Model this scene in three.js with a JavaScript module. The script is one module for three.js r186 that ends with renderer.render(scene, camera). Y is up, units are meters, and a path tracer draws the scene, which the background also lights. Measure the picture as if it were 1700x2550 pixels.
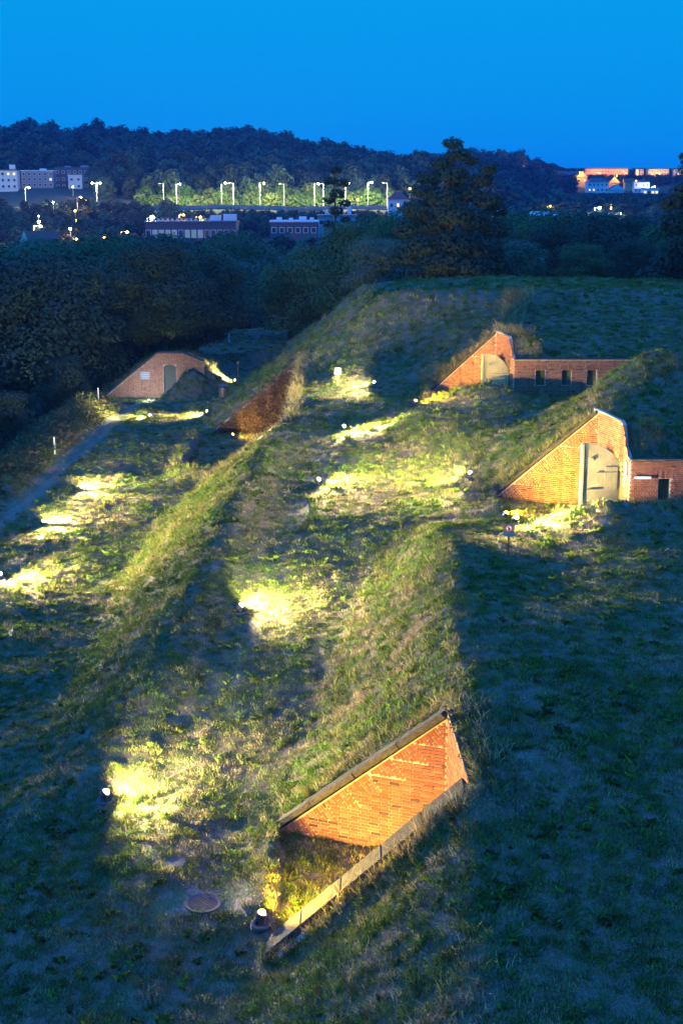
import * as THREE from 'three';
import { mergeGeometries } from 'three/addons/utils/BufferGeometryUtils.js';
import { RoundedBoxGeometry } from 'three/addons/geometries/RoundedBoxGeometry.js';
import { createNoise2D, createNoise3D } from 'simplex-noise';

/* ---------------------------------------------------------------- camera, sky, light */
const scene = new THREE.Scene();
const camera = new THREE.PerspectiveCamera(42.25, 2 / 3, 0.5, 4000);
camera.position.set(0, 13, 0);
camera.rotation.set(-13.6 * Math.PI / 180, 0, 0);
const renderer = new THREE.WebGLRenderer({ antialias: true });
renderer.toneMapping = THREE.LinearToneMapping;
renderer.toneMappingExposure = 1;
renderer.shadowMap.enabled = true;

{ // clear dusk sky, a little paler a hand above the horizon, deepening towards the zenith
  const W = 64, H = 256, data = new Float32Array(W * H * 4);
  const stops = [[-90, 0.001, 0.10, 0.42], [0, 0.001, 0.255, 0.82], [3, 0.001, 0.295, 0.83], [7, 0.001, 0.335, 0.83], [20, 0.015, 0.42, 1.15], [50, 0.05, 0.44, 2.2], [90, 0.06, 0.44, 2.9]];
  for (let r = 0; r < H; r++) {
    const e = ((r + 0.5) / H - 0.5) * 180;
    let k = 0; while (k < stops.length - 2 && e > stops[k + 1][0]) k++;
    const a = stops[k], b = stops[k + 1], t = THREE.MathUtils.clamp((e - a[0]) / (b[0] - a[0]), 0, 1);
    for (let c = 0; c < W; c++) for (let i = 0; i < 4; i++) data[(r * W + c) * 4 + i] = i === 3 ? 1 : a[i + 1] + (b[i + 1] - a[i + 1]) * t;
  }
  const tex = new THREE.DataTexture(data, W, H, THREE.RGBAFormat, THREE.FloatType);
  tex.mapping = THREE.EquirectangularReflectionMapping; tex.magFilter = THREE.LinearFilter; tex.needsUpdate = true;
  scene.background = tex; scene.environment = tex;
}
{ // the twilight arch of the sky at the left: dim, blue and very soft
  const sun = new THREE.DirectionalLight(new THREE.Color().setRGB(0.06, 0.34, 1.0), 1.5);
  sun.position.set(-80, 55, -20); sun.target.position.set(0, 0, -50);
  sun.castShadow = true; sun.shadow.radius = 60;
  Object.assign(sun.shadow.camera, { left: -120, right: 120, top: 120, bottom: -120, far: 400 });
  sun.name = 'afterglow'; scene.add(sun, sun.target);
}

/* ---------------------------------------------------------------- helpers */
function rngOf(seed) { let s = seed | 0; return () => { s = (s + 0x6d2b79f5) | 0; let t = Math.imul(s ^ (s >>> 15), 1 | s); t = (t + Math.imul(t ^ (t >>> 7), 61 | t)) ^ t; return ((t ^ (t >>> 14)) >>> 0) / 4294967296; }; }
const rng = rngOf(71);
const noise = createNoise2D(rngOf(5)), noise3 = createNoise3D(rngOf(9));
const lerp = THREE.MathUtils.lerp, clamp = THREE.MathUtils.clamp, sstep = (a, b, x) => { const t = clamp((x - a) / (b - a), 0, 1); return t * t * (3 - 2 * t); };
const fbm = (x, y, o = 4) => { let s = 0, a = 0.5, f = 1; for (let i = 0; i < o; i++) { s += a * noise(x * f + i * 17.3, y * f - i * 9.1); a *= 0.5; f *= 2.07; } return s; };
const V = (x, d, y) => new THREE.Vector3(x, y, -d);
const taken = new Map();
function numbered(name) { const n = taken.get(name) ?? 0; taken.set(name, n + 1); return n ? `${name}_${String(n).padStart(3, '0')}` : name; }
function meta(o, label, category, group, kind) { if (label) o.userData.label = label; if (category) o.userData.category = category; if (group) o.userData.group = group; if (kind) o.userData.kind = kind; return o; }
function shade(o) { o.traverse((m) => { if (m.isMesh) { m.castShadow = true; m.receiveShadow = true; } }); return o; }
function thing(name, label, category, x, d, y, turn = 0, group) {
  const g = new THREE.Group(); g.name = numbered(name); g.position.set(x, y, -d); g.rotation.y = turn; scene.add(g);
  return meta(g, label, category, group);
}
function part(parent, name, geometry, material, pos, rot) {
  const m = new THREE.Mesh(geometry, material); m.name = name; m.castShadow = m.receiveShadow = true;
  if (pos) m.position.set(...pos); if (rot) m.rotation.set(...rot);
  parent.add(m); return m;
}
const lin = (r, g, b) => new THREE.Color().setRGB(r, g, b);
function mat(r, g, b, rough = 0.9, extra = {}) { return new THREE.MeshStandardMaterial({ color: lin(r, g, b), roughness: rough, ...extra }); }
function tex(size, fn, srgb = true) {
  const data = new Uint8Array(size * size * 4);
  for (let y = 0; y < size; y++) for (let x = 0; x < size; x++) { const c = fn(x / size, y / size), o = (y * size + x) * 4; for (let i = 0; i < 3; i++) data[o + i] = clamp(Math.round(c[i] * 255), 0, 255); data[o + 3] = 255; }
  const t = new THREE.DataTexture(data, size, size); t.wrapS = t.wrapT = THREE.RepeatWrapping; t.magFilter = THREE.LinearFilter; t.minFilter = THREE.LinearMipmapLinearFilter; t.generateMipmaps = true;
  if (srgb) t.colorSpace = THREE.SRGBColorSpace; t.needsUpdate = true; return t;
}
// noise that repeats over the unit square
const tile = (u, v, f, seed = 0) => { const a = u * 2 * Math.PI, b = v * 2 * Math.PI, r = f / (2 * Math.PI); return 0.5 * noise3(Math.cos(a) * r + seed, Math.sin(a) * r, Math.cos(b) * r) + 0.5 * noise3(Math.sin(b) * r + 7 + seed, Math.cos(a) * r + 3, Math.sin(a) * r - 5); };

/* ---------------------------------------------------------------- terrain heights */
const X0 = -40, X1 = 40, D0 = 6, D1 = 170, ST = 0.5, NX = (X1 - X0) / ST + 1, ND = (D1 - D0) / ST + 1;
const lines = [ // break lines of the earthworks: [x, distance, height] ...
  // left edge of the ramp and the foot of its bank
  [[-5.6, 8, 0], [-5.6, 18, 0.1], [-5.6, 24, 0.42], [-5.0, 29.5, 0.9], [-4.6, 33.3, 1.35], [-4.35, 36.5, 1.75], [-4.05, 40.5, 2.2], [-3.85, 45.5, 2.6], [-3.3, 52, 2.95], [-2.7, 59, 2.95]],
  [[-4.3, 26, 0.5], [-3.4, 31, 0.8], [-3.1, 36, 1.25], [-2.7, 41, 1.8], [-2.3, 47, 2.3], [-1.7, 54, 2.6]],
  [[-8, 8, -0.1], [-8, 18, -0.1], [-7.4, 24, -0.12], [-7.25, 29, -0.25], [-7.6, 37, -0.75], [-7.9, 45.3, -1.05], [-7.9, 58.7, -1.4], [-7.0, 65.5, -1.6]],
  // ramp
  [[-2.5, 8, 0], [-2.2, 16, 0.15], [-2.0, 22, 0.36], [-2.4, 26, 0.5], [-1.6, 34, 1.2], [-0.7, 40, 1.85], [0, 48, 2.5], [0.4, 57, 2.85], [0.8, 64, 2.98], [2.5, 66.5, 3.05]],
  // near mound: foot, crest, top
  [[-2.6, 8, 0.05], [-2.2, 14, 0.2], [-1.5, 18.5, 0.26], [-1.15, 20.6, 0.32]],
  [[-1.25, 24.8, 0.42], [-0.7, 28, 0.8], [0, 33.7, 1.3], [0.7, 36.8, 1.75], [1.75, 41.4, 2.3], [2.6, 43.6, 2.5]],
  [[1.4, 8, 2.6], [1.7, 14, 2.8], [2.0, 18.5, 3.15], [2.45, 21, 3.5], [2.45, 24.3, 3.6], [2.5, 28, 3.55], [2.9, 32, 3.5], [3.1, 36, 3.5], [2.9, 38.2, 3.4], [2.9, 39.8, 3.0], [4.0, 39.4, 3.0]],
  [[2.6, 42.0, 2.45], [3.6, 42.2, 2.5], [4.7, 42.2, 2.58]],
  [[6, 8, 3.0], [6, 14, 3.1], [6, 20, 3.3], [6, 28, 3.4], [6, 35, 3.0], [6.6, 39.5, 2.8]],
  [[12, 8, 3.1], [12, 14, 3.1], [12, 24, 3.25], [12, 34, 3.25], [11.5, 39.2, 3.3], [15, 39.2, 3.5]],
  [[22, 8, 3.4], [22, 38, 3.6]],
  [[-1.0, 19.6, 0.35], [0.5, 19.7, 1.78], [2.3, 19.8, 3.45]],
  [[-1.3, 25.5, 0.5], [0.4, 24.9, 1.95], [2.0, 24.2, 3.45]],
  [[2.2, 20.2, 3.5], [2.15, 22, 3.52], [2.1, 23.5, 3.6]], [[-1.15, 24.75, 0.45], [0.4, 24.2, 1.9], [2.0, 23.6, 3.5]], [[-1.0, 20.25, 0.35], [0.5, 20.2, 1.75], [2.2, 20.2, 3.4]],
  [[5.4, 45.25, 2.8], [7, 44.5, 4.35], [8.55, 43.75, 5.9]], [[8.65, 43.5, 5.85], [8.95, 42.3, 5.7], [9.2, 41.4, 4.9], [9.8, 41.3, 4.82], [17, 41.3, 4.85]], [[4.5, 67.0, 3.2], [6, 66.3, 4.6], [7.6, 65.6, 6.2]], [[7.75, 65.3, 6.2], [8.05, 64.2, 6.0], [8.35, 63.3, 5.35], [19, 63.2, 5.35]],
  // passage before the right bunker, the mound over it, the berm beyond
  [[2.8, 45, 2.52], [5, 44.2, 2.6]], [[5, 41.9, 2.62], [6.5, 41.2, 2.75]],
  [[5.2, 45.8, 2.95], [6.8, 45.1, 4.2], [8.55, 44.3, 5.75], [9.4, 43.3, 5.75], [9.9, 42.3, 4.95], [12, 42.1, 4.8], [16.5, 42.1, 4.8], [22, 42, 4.9]],
  [[1.7, 54.4, 2.9], [2.4, 51.9, 2.8], [3.2, 49.2, 2.72], [3.6, 46.8, 2.62]],
  [[2.4, 55.6, 3.75], [4.38, 55, 4.3], [6.26, 54, 4.4], [7.36, 52, 4.15], [8.3, 50, 4.9], [9.5, 50, 5.75], [10.9, 50, 6.95], [11.9, 50, 7.4], [12.9, 50, 7.45], [20, 50, 7.4], [30, 50, 7.2]],
  [[2.2, 58.5, 2.98], [5, 58.5, 3.0], [8, 57, 3.2], [12, 57, 3.45], [22, 57, 3.6]], [[9, 62, 3.5], [14, 62, 3.55], [22, 62, 3.6]],
  // second bunker and the great mound behind
  [[3.4, 66, 3.03], [4, 63, 3.02]],
  [[4.3, 67.7, 3.2], [5.9, 67.0, 4.5], [7.65, 66.2, 6.1], [8.5, 65.2, 6.1], [9.0, 64.2, 5.45], [12, 64, 5.32], [18, 64, 5.3], [26, 64, 5.3]],
  [[0, 70.5, 3.35], [2, 71, 3.5], [4, 71, 3.9]],
  [[1.9, 78, 7.35], [6, 78, 7.5], [10, 78, 7.4], [15, 78, 7.5], [22, 78, 7.35], [34, 78, 7.2]],
  [[1.9, 86, 7.4], [6, 88, 7.5], [15, 90, 7.4], [28, 90, 7.1]],
  [[-2.5, 61, 2.7], [-2.45, 70, 2.75], [-2.5, 81.5, 2.85]],
  [[-7.8, 83, -1.75], [-5.5, 83, 0.35], [-3.3, 83, 2.55], [-0.5, 82.6, 5.2], [1.8, 82, 7.3]], [[-7.8, 95, -1.85], [-3.3, 95, 2.4], [1.8, 95, 7.2]], [[-7.4, 112, -1.9], [-2.5, 112, 2.2], [2, 112, 5.4]],
  [[10, 112, 4.5], [24, 112, 4]], [[4, 130, 0], [24, 130, -1]], [[0, 150, -2.6], [30, 150, -5]],
  // lower terrace
  [[-10, 8, -0.1], [-10, 20, -0.15], [-10, 30, -0.4], [-10.5, 40, -0.9], [-11, 50, -1.2], [-11.5, 60, -1.38], [-12, 70, -1.6], [-12, 80, -1.8], [-11, 90, -2.02], [-12.5, 97, -2.2]],
  [[-9.5, 66, -1.6], [-9.3, 80, -1.8], [-8.7, 90, -1.98]],
  [[-14.6, 30, -0.5], [-15, 45, -1], [-15.3, 58, -1.3], [-15.4, 74, -1.7], [-15.3, 88, -2], [-16.5, 98, -2.25]],
  [[-16.4, 45, -0.5], [-16.7, 58, -0.75], [-17.3, 74, -0.9], [-17.6, 90, -1.2], [-18.6, 99, -2.1]],
  [[-23, 40, -4], [-23.5, 74, -5], [-24, 95, -5]], [[-38, 40, -12], [-38, 74, -14], [-38, 110, -14], [-38, 150, -16]],
  // left bunker, the hump beside it, lawn beyond
  [[-18.6, 101.2, -2.0], [-14, 101.2, 1.1], [-11.6, 101.2, 1.1], [-10.6, 101.2, 0.5]], [[-18, 99, -2.3], [-13.6, 99, -2.2]],
  [[-13.7, 97.4, -2.2], [-11.4, 98.8, 0.35], [-10.9, 100.5, 0.4], [-11.2, 106, 0.0], [-11, 116, -0.8]],
  [[-10.7, 96.6, -2.0], [-8.7, 101, -1.95], [-8.2, 108, -1.9], [-8, 116, -1.85]],
  [[-8, 125, -1.75], [-6, 140, -1.7], [-7, 160, -1.9]], [[-13, 128, -1.6], [-14, 155, -2.2]], [[-20, 112, -3.2], [-22, 140, -6], [-24, 165, -9]], [[-16, 108, 0.2], [-13, 112, 0.3]],
];
const grid = new Float32Array(NX * ND).fill(1), fixed = new Uint8Array(NX * ND);
{
  const sum = new Float32Array(NX * ND), cnt = new Float32Array(NX * ND);
  for (const l of lines) for (let i = 0; i < l.length - 1; i++) {
    const a = l[i], b = l[i + 1], n = Math.ceil(Math.hypot(b[0] - a[0], b[1] - a[1]) / 0.2);
    for (let k = 0; k <= n; k++) {
      const t = k / n, gx = Math.round((lerp(a[0], b[0], t) - X0) / ST), gd = Math.round((lerp(a[1], b[1], t) - D0) / ST);
      if (gx < 0 || gd < 0 || gx >= NX || gd >= ND) continue;
      sum[gd * NX + gx] += lerp(a[2], b[2], t); cnt[gd * NX + gx]++;
    }
  }
  for (let i = 0; i < grid.length; i++) if (cnt[i]) { grid[i] = sum[i] / cnt[i]; fixed[i] = 1; }
  const at = (x, d) => grid[clamp(d, 0, ND - 1) * NX + clamp(x, 0, NX - 1)];
  for (let it = 0; it < 900; it++) for (let d = 0; d < ND; d++) for (let x = 0; x < NX; x++) {
    const i = d * NX + x; if (fixed[i]) continue;
    grid[i] += 1.9 * ((at(x - 1, d) + at(x + 1, d) + at(x, d - 1) + at(x, d + 1)) / 4 - grid[i]);
  }
  for (let p = 0; p < 1; p++) { const g = grid.slice(), gt = (x, d) => g[clamp(d, 0, ND - 1) * NX + clamp(x, 0, NX - 1)];
    for (let d = 0; d < ND; d++) for (let x = 0; x < NX; x++) grid[d * NX + x] = (4 * gt(x, d) + 2 * (gt(x - 1, d) + gt(x + 1, d) + gt(x, d - 1) + gt(x, d + 1)) + gt(x - 1, d - 1) + gt(x + 1, d - 1) + gt(x - 1, d + 1) + gt(x + 1, d + 1)) / 16; }
}
const pw = (pts, x) => { if (x <= pts[0][0]) return pts[0][1]; for (let i = 1; i < pts.length; i++) if (x <= pts[i][0]) { const a = pts[i - 1], b = pts[i]; return lerp(a[1], b[1], (x - a[0]) / (b[0] - a[0])); } return pts[pts.length - 1][1]; };
const RIDGE = [[-0.3, 43], [-0.2, 42], [-0.14, 40], [-0.1, 38], [-0.07, 38.5], [-0.04, 34], [-0.01, 31], [0.01, 27], [0.03, 22], [0.07, 22], [0.09, 26], [0.12, 28], [0.14, 25], [0.16, 22], [0.3, 22]];
const LOWL = [[150, -6], [200, -13], [250, -14], [300, -8], [420, -2.5], [500, 2], [540, 6.1], [562, 6.3], [580, 9], [640, 13]];
const LOWR = [[150, -6], [200, -11], [250, -12], [300, -7], [420, -3], [500, 0], [600, 1.5], [700, 2], [780, 4], [815, 9], [850, 15.5], [900, 20], [960, 23]];
function far(x, d) {
  const t = x / Math.max(d, 1), r = pw(RIDGE, t) + 3 * noise(t * 16, 4.4) + 1.6 * noise(t * 45, 1.7);
  const left = d < 640 ? pw(LOWL, d) : lerp(13, r, Math.pow(sstep(600, 1020, d), 0.9));
  const right = d < 960 ? pw(LOWR, d) : lerp(23, r, sstep(960, 1050, d));
  const h = lerp(left, right, sstep(0.08, 0.13, t)), back = sstep(1050, 1700, d);
  return h - back * 26 + 0.9 * fbm(x / 60, d / 60, 3);
}
const inPoly = (p, x, d) => { let c = false; for (let i = 0, j = p.length - 1; i < p.length; j = i++) if ((p[i][1] > d) !== (p[j][1] > d) && x < (p[j][0] - p[i][0]) * (d - p[i][1]) / (p[j][1] - p[i][1]) + p[i][0]) c = !c; return c; };
// plan points of the masonry: near passage N, right bunker R, second bunker S, recess T, left bunker L
const N = { a0: [-1.2, 24.57], a1: [2.0, 23.3], b1: [2.12, 20.4], b0: [-1.05, 20.45] };
const R = { w0: [5.45, 44.95], w1: [8.5, 43.45], c: [9.12, 41.1], f: [17, 41.1] };
const S = { w0: [4.55, 66.75], w1: [7.6, 65.3], c: [8.2, 63], f: [19, 63] };
const cuts = [
  { p: [[-1.35, 24.87], [2.07, 23.55], [2.19, 20.12], [-1.15, 20.17]], f: (x) => 0.4 + 0.0 * x },
  { p: [[5.3, 45.3], [8.58, 43.58], [9.19, 41.24], [17.2, 41.3], [17.2, 39.6], [9, 39.6], [6.6, 41.0], [5.3, 42.2]], f: (x, d) => 2.62 + 0.56 * sstep(43.6, 41.3, d) * sstep(6.4, 8.9, x) + Math.max(0, x - 9) * 0.06 },
  { p: [[4.4, 67.1], [7.68, 65.43], [8.27, 63.14], [19.2, 63.2], [19.2, 61.6], [8.4, 61.6], [6, 62.8], [4.4, 64]], f: (x, d) => 3.0 + 0.5 * sstep(65.6, 63.2, d) * sstep(5.5, 8, x) },
  { p: [[-7.2, 66.6], [-6.3, 66.1], [-2.65, 60.6], [-2.65, 82.25], [-8.6, 82.25], [-8.8, 70]], f: (x, d) => -1.7 - 0.004 * (d - 66) },
  { p: [[-18.6, 100.3], [-10.3, 100.3], [-10.3, 100.25], [-11.9, 98.8], [-13.6, 97.5], [-18.4, 98.6]], f: () => -2.28 },
];
// earth held level with the wall tops close behind them
function held(x, d) {
  let h = -99;
  if (d > 19.45 && d < 20.4 && x > -1.4 && x < 2.6) h = 0.43 + 3.06 * clamp((x + 1.05) / 3.17, 0, 1) - Math.max(0, 19.75 - d) * 0.4;
  if (x > 2.0 && x < 2.7 && d > 20 && d < 24) h = 3.5;
  for (const [P, top] of [[R, 4.82], [S, 5.3]]) {
    if (x > P.c[0] && x < P.f[0] && d > P.c[1] && d < P.c[1] + 1.1) h = top;
    const t = (d - P.c[1]) / (P.w1[1] - P.c[1]), fx = lerp(P.c[0], P.w1[0], t); if (t > 0 && t < 1.1 && x > fx - 0.02 && x < fx + 1.7) h = Math.max(h, lerp(top, top + 0.95, sstep(0.1, 0.45, t)) - 0.25 * Math.max(0, x - fx - 1));
  }
  return h;
}
function ground(x, d, bumps = true) {
  let h;
  const cx = clamp(x, X0, X1), cd = clamp(d, D0, D1), fx = (cx - X0) / ST, fd = (cd - D0) / ST, ix = Math.min(Math.floor(fx), NX - 2), id = Math.min(Math.floor(fd), ND - 2), tx = fx - ix, td = fd - id, i = id * NX + ix;
  h = lerp(lerp(grid[i], grid[i + 1], tx), lerp(grid[i + NX], grid[i + NX + 1], tx), td);
  if (bumps) h += 0.05 * fbm(x / 1.3, d / 1.3, 3) + 0.09 * noise(x / 5, d / 5);
  const k = Math.max(sstep(148, 172, d), d > 90 ? sstep(36, 60, Math.abs(x)) : 0);
  if (k > 0) h = lerp(h, far(x, Math.max(d, 120)), k);
  if (d > 19 && d < 68) h = Math.max(h, held(x, d));
  if (d < 110) for (const c of cuts) if (inPoly(c.p, x, d)) return c.f(x, d) + (bumps ? 0.02 * noise(x * 2, d * 2) : 0);
  return h;
}
function normalAt(x, d, e = 0.25) { return new THREE.Vector3(ground(x - e, d, false) - ground(x + e, d, false), 2 * e, -(ground(x, d - e, false) - ground(x, d + e, false))).normalize(); }

/* ---------------------------------------------------------------- materials */
const soilMap = tex(1024, (u, v) => {
  const a = tile(u, v, 6), b = tile(u, v, 24, 3), c = tile(u, v, 90, 8), e = tile(u, v, 220, 15);
  const moss = sstep(-0.15, 0.35, a + 0.6 * b), g = 0.5 + 0.32 * c + 0.26 * e;
  return [lerp(0.44, 0.30, moss) * (0.55 + 0.9 * g), lerp(0.38, 0.34, moss) * (0.55 + 0.9 * g), lerp(0.30, 0.19, moss) * (0.55 + 0.9 * g)];
});
const soilBump = tex(1024, (u, v) => { const h = 0.5 + 0.25 * tile(u, v, 40, 3) + 0.3 * tile(u, v, 130, 8) + 0.2 * tile(u, v, 260, 2); return [h, h, h]; }, false);
const M = {
  soil: new THREE.MeshStandardMaterial({ map: soilMap, bumpMap: soilBump, bumpScale: 0.05, roughness: 0.97, vertexColors: true }),
  mortar: mat(0.58, 0.5, 0.4, 0.95), coping: null,
  bricks: [[0.34, 0.115, 0.05], [0.30, 0.095, 0.045], [0.38, 0.145, 0.065], [0.26, 0.08, 0.04], [0.35, 0.13, 0.07], [0.11, 0.05, 0.04], [0.40, 0.18, 0.10]].map((c) => mat(...c, 0.88)),
  steel: mat(0.52, 0.44, 0.22, 0.6, { metalness: 0.0 }), steelDark: mat(0.16, 0.15, 0.12, 0.6), vault: mat(0.2, 0.16, 0.13, 0.95),
  concrete: mat(0.30, 0.28, 0.25, 0.9), iron: mat(0.07, 0.055, 0.05, 0.75), lampBody: mat(0.08, 0.08, 0.085, 0.45, { metalness: 0.3 }),
  wood: mat(0.16, 0.09, 0.05, 0.8), paleWood: mat(0.42, 0.36, 0.27, 0.8), white: mat(0.75, 0.75, 0.72, 0.6), bark: mat(0.09, 0.07, 0.05, 0.95),
  mast: mat(0.45, 0.46, 0.48, 0.5, { metalness: 0.2 }), asphalt: mat(0.10, 0.10, 0.105, 0.9),
  ring: mat(0.08, 0.075, 0.07, 0.95), doorGreen: mat(0.018, 0.035, 0.032, 0.6), plaque: mat(0.2, 0.21, 0.22, 0.6),
};
{
  const stone = tex(512, (u, v) => { const g = 0.23 + 0.1 * tile(u, v, 8) + 0.13 * tile(u, v, 40, 4) + 0.1 * tile(u, v, 120, 9), l = sstep(0.2, 0.6, tile(u, v, 14, 21)); return [g * lerp(1.0, 0.8, l), g * lerp(0.93, 0.8, l), g * lerp(0.82, 0.66, l)]; });
  const sb = tex(512, (u, v) => { const h = 0.5 + 0.3 * tile(u, v, 50, 4) + 0.25 * tile(u, v, 140, 9); return [h, h, h]; }, false);
  M.coping = new THREE.MeshStandardMaterial({ map: stone, bumpMap: sb, bumpScale: 0.012, roughness: 0.93 });
  const bb = tex(256, (u, v) => { const h = 0.5 + 0.3 * tile(u, v, 12) + 0.3 * tile(u, v, 50, 4); return [h, h, h]; }, false);
  const bm = tex(256, (u, v) => { const g = 0.86 + 0.16 * tile(u, v, 6, 2) + 0.18 * tile(u, v, 30, 5); return [g, g, g]; });
  for (const m of M.bricks) { m.bumpMap = bb; m.bumpScale = 0.004; m.map = bm; }
  M.mortar.map = bm; M.mortar.bumpMap = bb; M.mortar.bumpScale = 0.006;
  M.steel.map = tex(256, (u, v) => { const s = 0.6 * sstep(0.3, 0.75, 0.6 * tile(u, v, 9, 31) + 0.6 * tile(u, v, 50, 3)); const g = 0.93 + 0.08 * tile(u, v, 5, 6) + 0.05 * tile(u, v, 60, 8); return [g * lerp(1, 0.72, s), g * lerp(1, 0.6, s), g * lerp(1, 0.48, s)]; });
}

/* ---------------------------------------------------------------- ground sheet */
{
  const xs = [], ds = [];
  const grow = (from, to, step0, rate) => { const out = []; let s = step0, p = from; while (p < to) { p += s; s *= rate; out.push(p); } return out; };
  for (let x = -18.9; x <= 17.4; x += (x > 1.9 && x < 2.6) || (x > 7.5 && x < 9.7) ? 0.07 : 0.22) xs.push(x);
  xs.push(...grow(xs[xs.length - 1], 900, 0.4, 1.1)); xs.unshift(...grow(18.9, 900, 0.4, 1.1).map((x) => -x).reverse());
  for (let d = 3; d <= 69; d += (d > 41 && d < 41.6) || (d > 62.9 && d < 63.5) ? 0.08 : 0.22) ds.push(d);
  for (let d = ds[ds.length - 1] + 0.3; d <= 103; d += 0.3) ds.push(d);
  ds.push(...grow(ds[ds.length - 1], 2400, 0.5, 1.045)); ds.unshift(-60, -20, -8, -2);
  const nx = xs.length, nd = ds.length, pos = new Float32Array(nx * nd * 3), uv = new Float32Array(nx * nd * 2), col = new Float32Array(nx * nd * 3), idx = [];
  for (let j = 0; j < nd; j++) for (let i = 0; i < nx; i++) {
    const x = xs[i], d = ds[j], k = j * nx + i; pos.set([x, ground(x, d), -d], k * 3); uv.set([x / 3.1, d / 3.1], k * 2);
    const w = wear(x, d), dry = dryness(x, d);
    const c = d > 160 ? [0.35, 0.42, 0.3] : [lerp(lerp(0.5, 0.95, dry), 1.4, w), lerp(lerp(0.62, 0.88, dry), 1.35, w), lerp(lerp(0.45, 0.8, dry), 1.55, w)];
    col.set(c, k * 3);
  }
  for (let j = 0; j < nd - 1; j++) for (let i = 0; i < nx - 1; i++) { const a = j * nx + i, b = a + 1, c = a + nx, e = c + 1; idx.push(a, b, c, b, e, c); }
  const g = new THREE.BufferGeometry(); g.setAttribute('position', new THREE.BufferAttribute(pos, 3)); g.setAttribute('uv', new THREE.BufferAttribute(uv, 2)); g.setAttribute('color', new THREE.BufferAttribute(col, 3)); g.setIndex(idx); g.computeVertexNormals();
  const m = new THREE.Mesh(g, M.soil); m.name = 'ground'; m.receiveShadow = m.castShadow = true; m.userData.kind = 'structure'; scene.add(m);
}
// trodden and bare places: the footpath at the terrace edge, the track down the ramp, worn spots
function wear(x, d) {
  const e = 0.35 * noise(x / 1.7, d / 2.3) + 0.2 * noise(x * 1.3, d);
  const path = 1 - sstep(0.35, 0.75, Math.abs(x + 15.2 - 0.2 * Math.sin(d / 7)) + e * 0.5), on = sstep(44, 50, d) * (1 - sstep(95, 99, d));
  const tx = pw([[20, -4.2], [26, -3.9], [34, -2.7], [42, -1.6], [50, -0.9], [58, -0.6]], d), track = (1 - sstep(0.12, 0.55, Math.abs(x - tx) + e)) * sstep(24, 28, d) * (1 - sstep(52, 58, d));
  const spot = sstep(0.42, 0.62, fbm(x / 2.6 + 40, d / 3.4, 4)) * (d < 70 && x > -6 ? 0.9 : 0.55);
  const manhole = 1 - sstep(0.5, 0.9, Math.hypot((x + 2.4) / 1.2, (d - 21.9) / 0.7) + e) * 0.8;
  return clamp(Math.max(path * on, track * 0.6, spot, manhole), 0, 1);
}
function bank(x, d) { // how steep it is, 0 flat to 1
  const n = normalAt(x, d, 0.4); return sstep(0.2, 0.55, Math.hypot(n.x, n.z));
}
function dryness(x, d) {
  const f = 0.5 + 0.75 * fbm(x / 4.2 + 3, d / 5.5, 3) + 0.35 * noise(x * 0.9, d * 0.9);
  return clamp(f, 0, 1);
}

/* ---------------------------------------------------------------- masonry */
function room(w, h, dep) { const g = new THREE.BoxGeometry(w, h, dep); const i = Array.from(g.index.array); i.splice(24, 6); g.setIndex(i); g.clearGroups(); return g; } // open towards +z
const BOX = new THREE.BoxGeometry(1, 1, 1);
const BL = 0.2, BH = 0.053, J = 0.013, PROUD = 0.012;
// A wall from p0 to p1 (plan points), its face towards local +z, foot at y; outline: points (u, v) of its face; holes: Shapes cut out
function wall(parent, name, p0, p1, y, outline, thick, holes = []) {
  const dx = p1[0] - p0[0], dd = p1[1] - p0[1];
  const sh = new THREE.Shape(outline.map((p) => new THREE.Vector2(...p))); sh.holes.push(...holes);
  const g = new THREE.ExtrudeGeometry(sh, { depth: thick, bevelEnabled: false, curveSegments: 10 }); g.translate(0, 0, -thick);
  const m = part(parent, name, g, M.mortar); m.position.set(p0[0] - parent.position.x, y - parent.position.y, -p0[1] - parent.position.z); m.rotation.y = Math.atan2(dd, dx);
  return m;
}
// bricks: list of {u, v, l, h, a} (centre, length, height, turn in the face) laid on a wall; the first `most` as parts, the rest joined
function lay(w, list, most, r) {
  list.sort((a, b) => b.l * b.h - a.l * a.h || a.key - b.key);
  const rest = [];
  list.forEach((b, i) => {
    const dark = r() < 0.05, m = dark ? M.bricks[5] : M.bricks[[0, 1, 2, 3, 4, 0, 1, 6][Math.floor(r() * 8)]], p = PROUD * (0.75 + 0.5 * r());
    if (i < most) {
      const k = new THREE.Mesh(BOX, m); k.name = 'brick'; k.castShadow = k.receiveShadow = true; k.position.set(b.u, b.v, p / 2 - 0.02); k.scale.set(b.l, b.h, p + 0.04); k.rotation.z = (b.a || 0) + (r() - 0.5) * 0.012; w.add(k);
    } else { const g = new THREE.BoxGeometry(b.l, b.h, p + 0.04); if (b.a) g.rotateZ(b.a); g.translate(b.u, b.v, p / 2 - 0.02); rest.push([g, m]); }
  });
  if (rest.length) {
    const used = [...new Set(rest.map((x) => x[1]))], g = mergeGeometries(used.map((m) => mergeGeometries(rest.filter((x) => x[1] === m).map((x) => x[0]))), true);
    const k = new THREE.Mesh(g, used); k.name = 'brickwork'; k.castShadow = k.receiveShadow = true; k.userData.kind = 'stuff'; w.add(k);
  }
}
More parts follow.
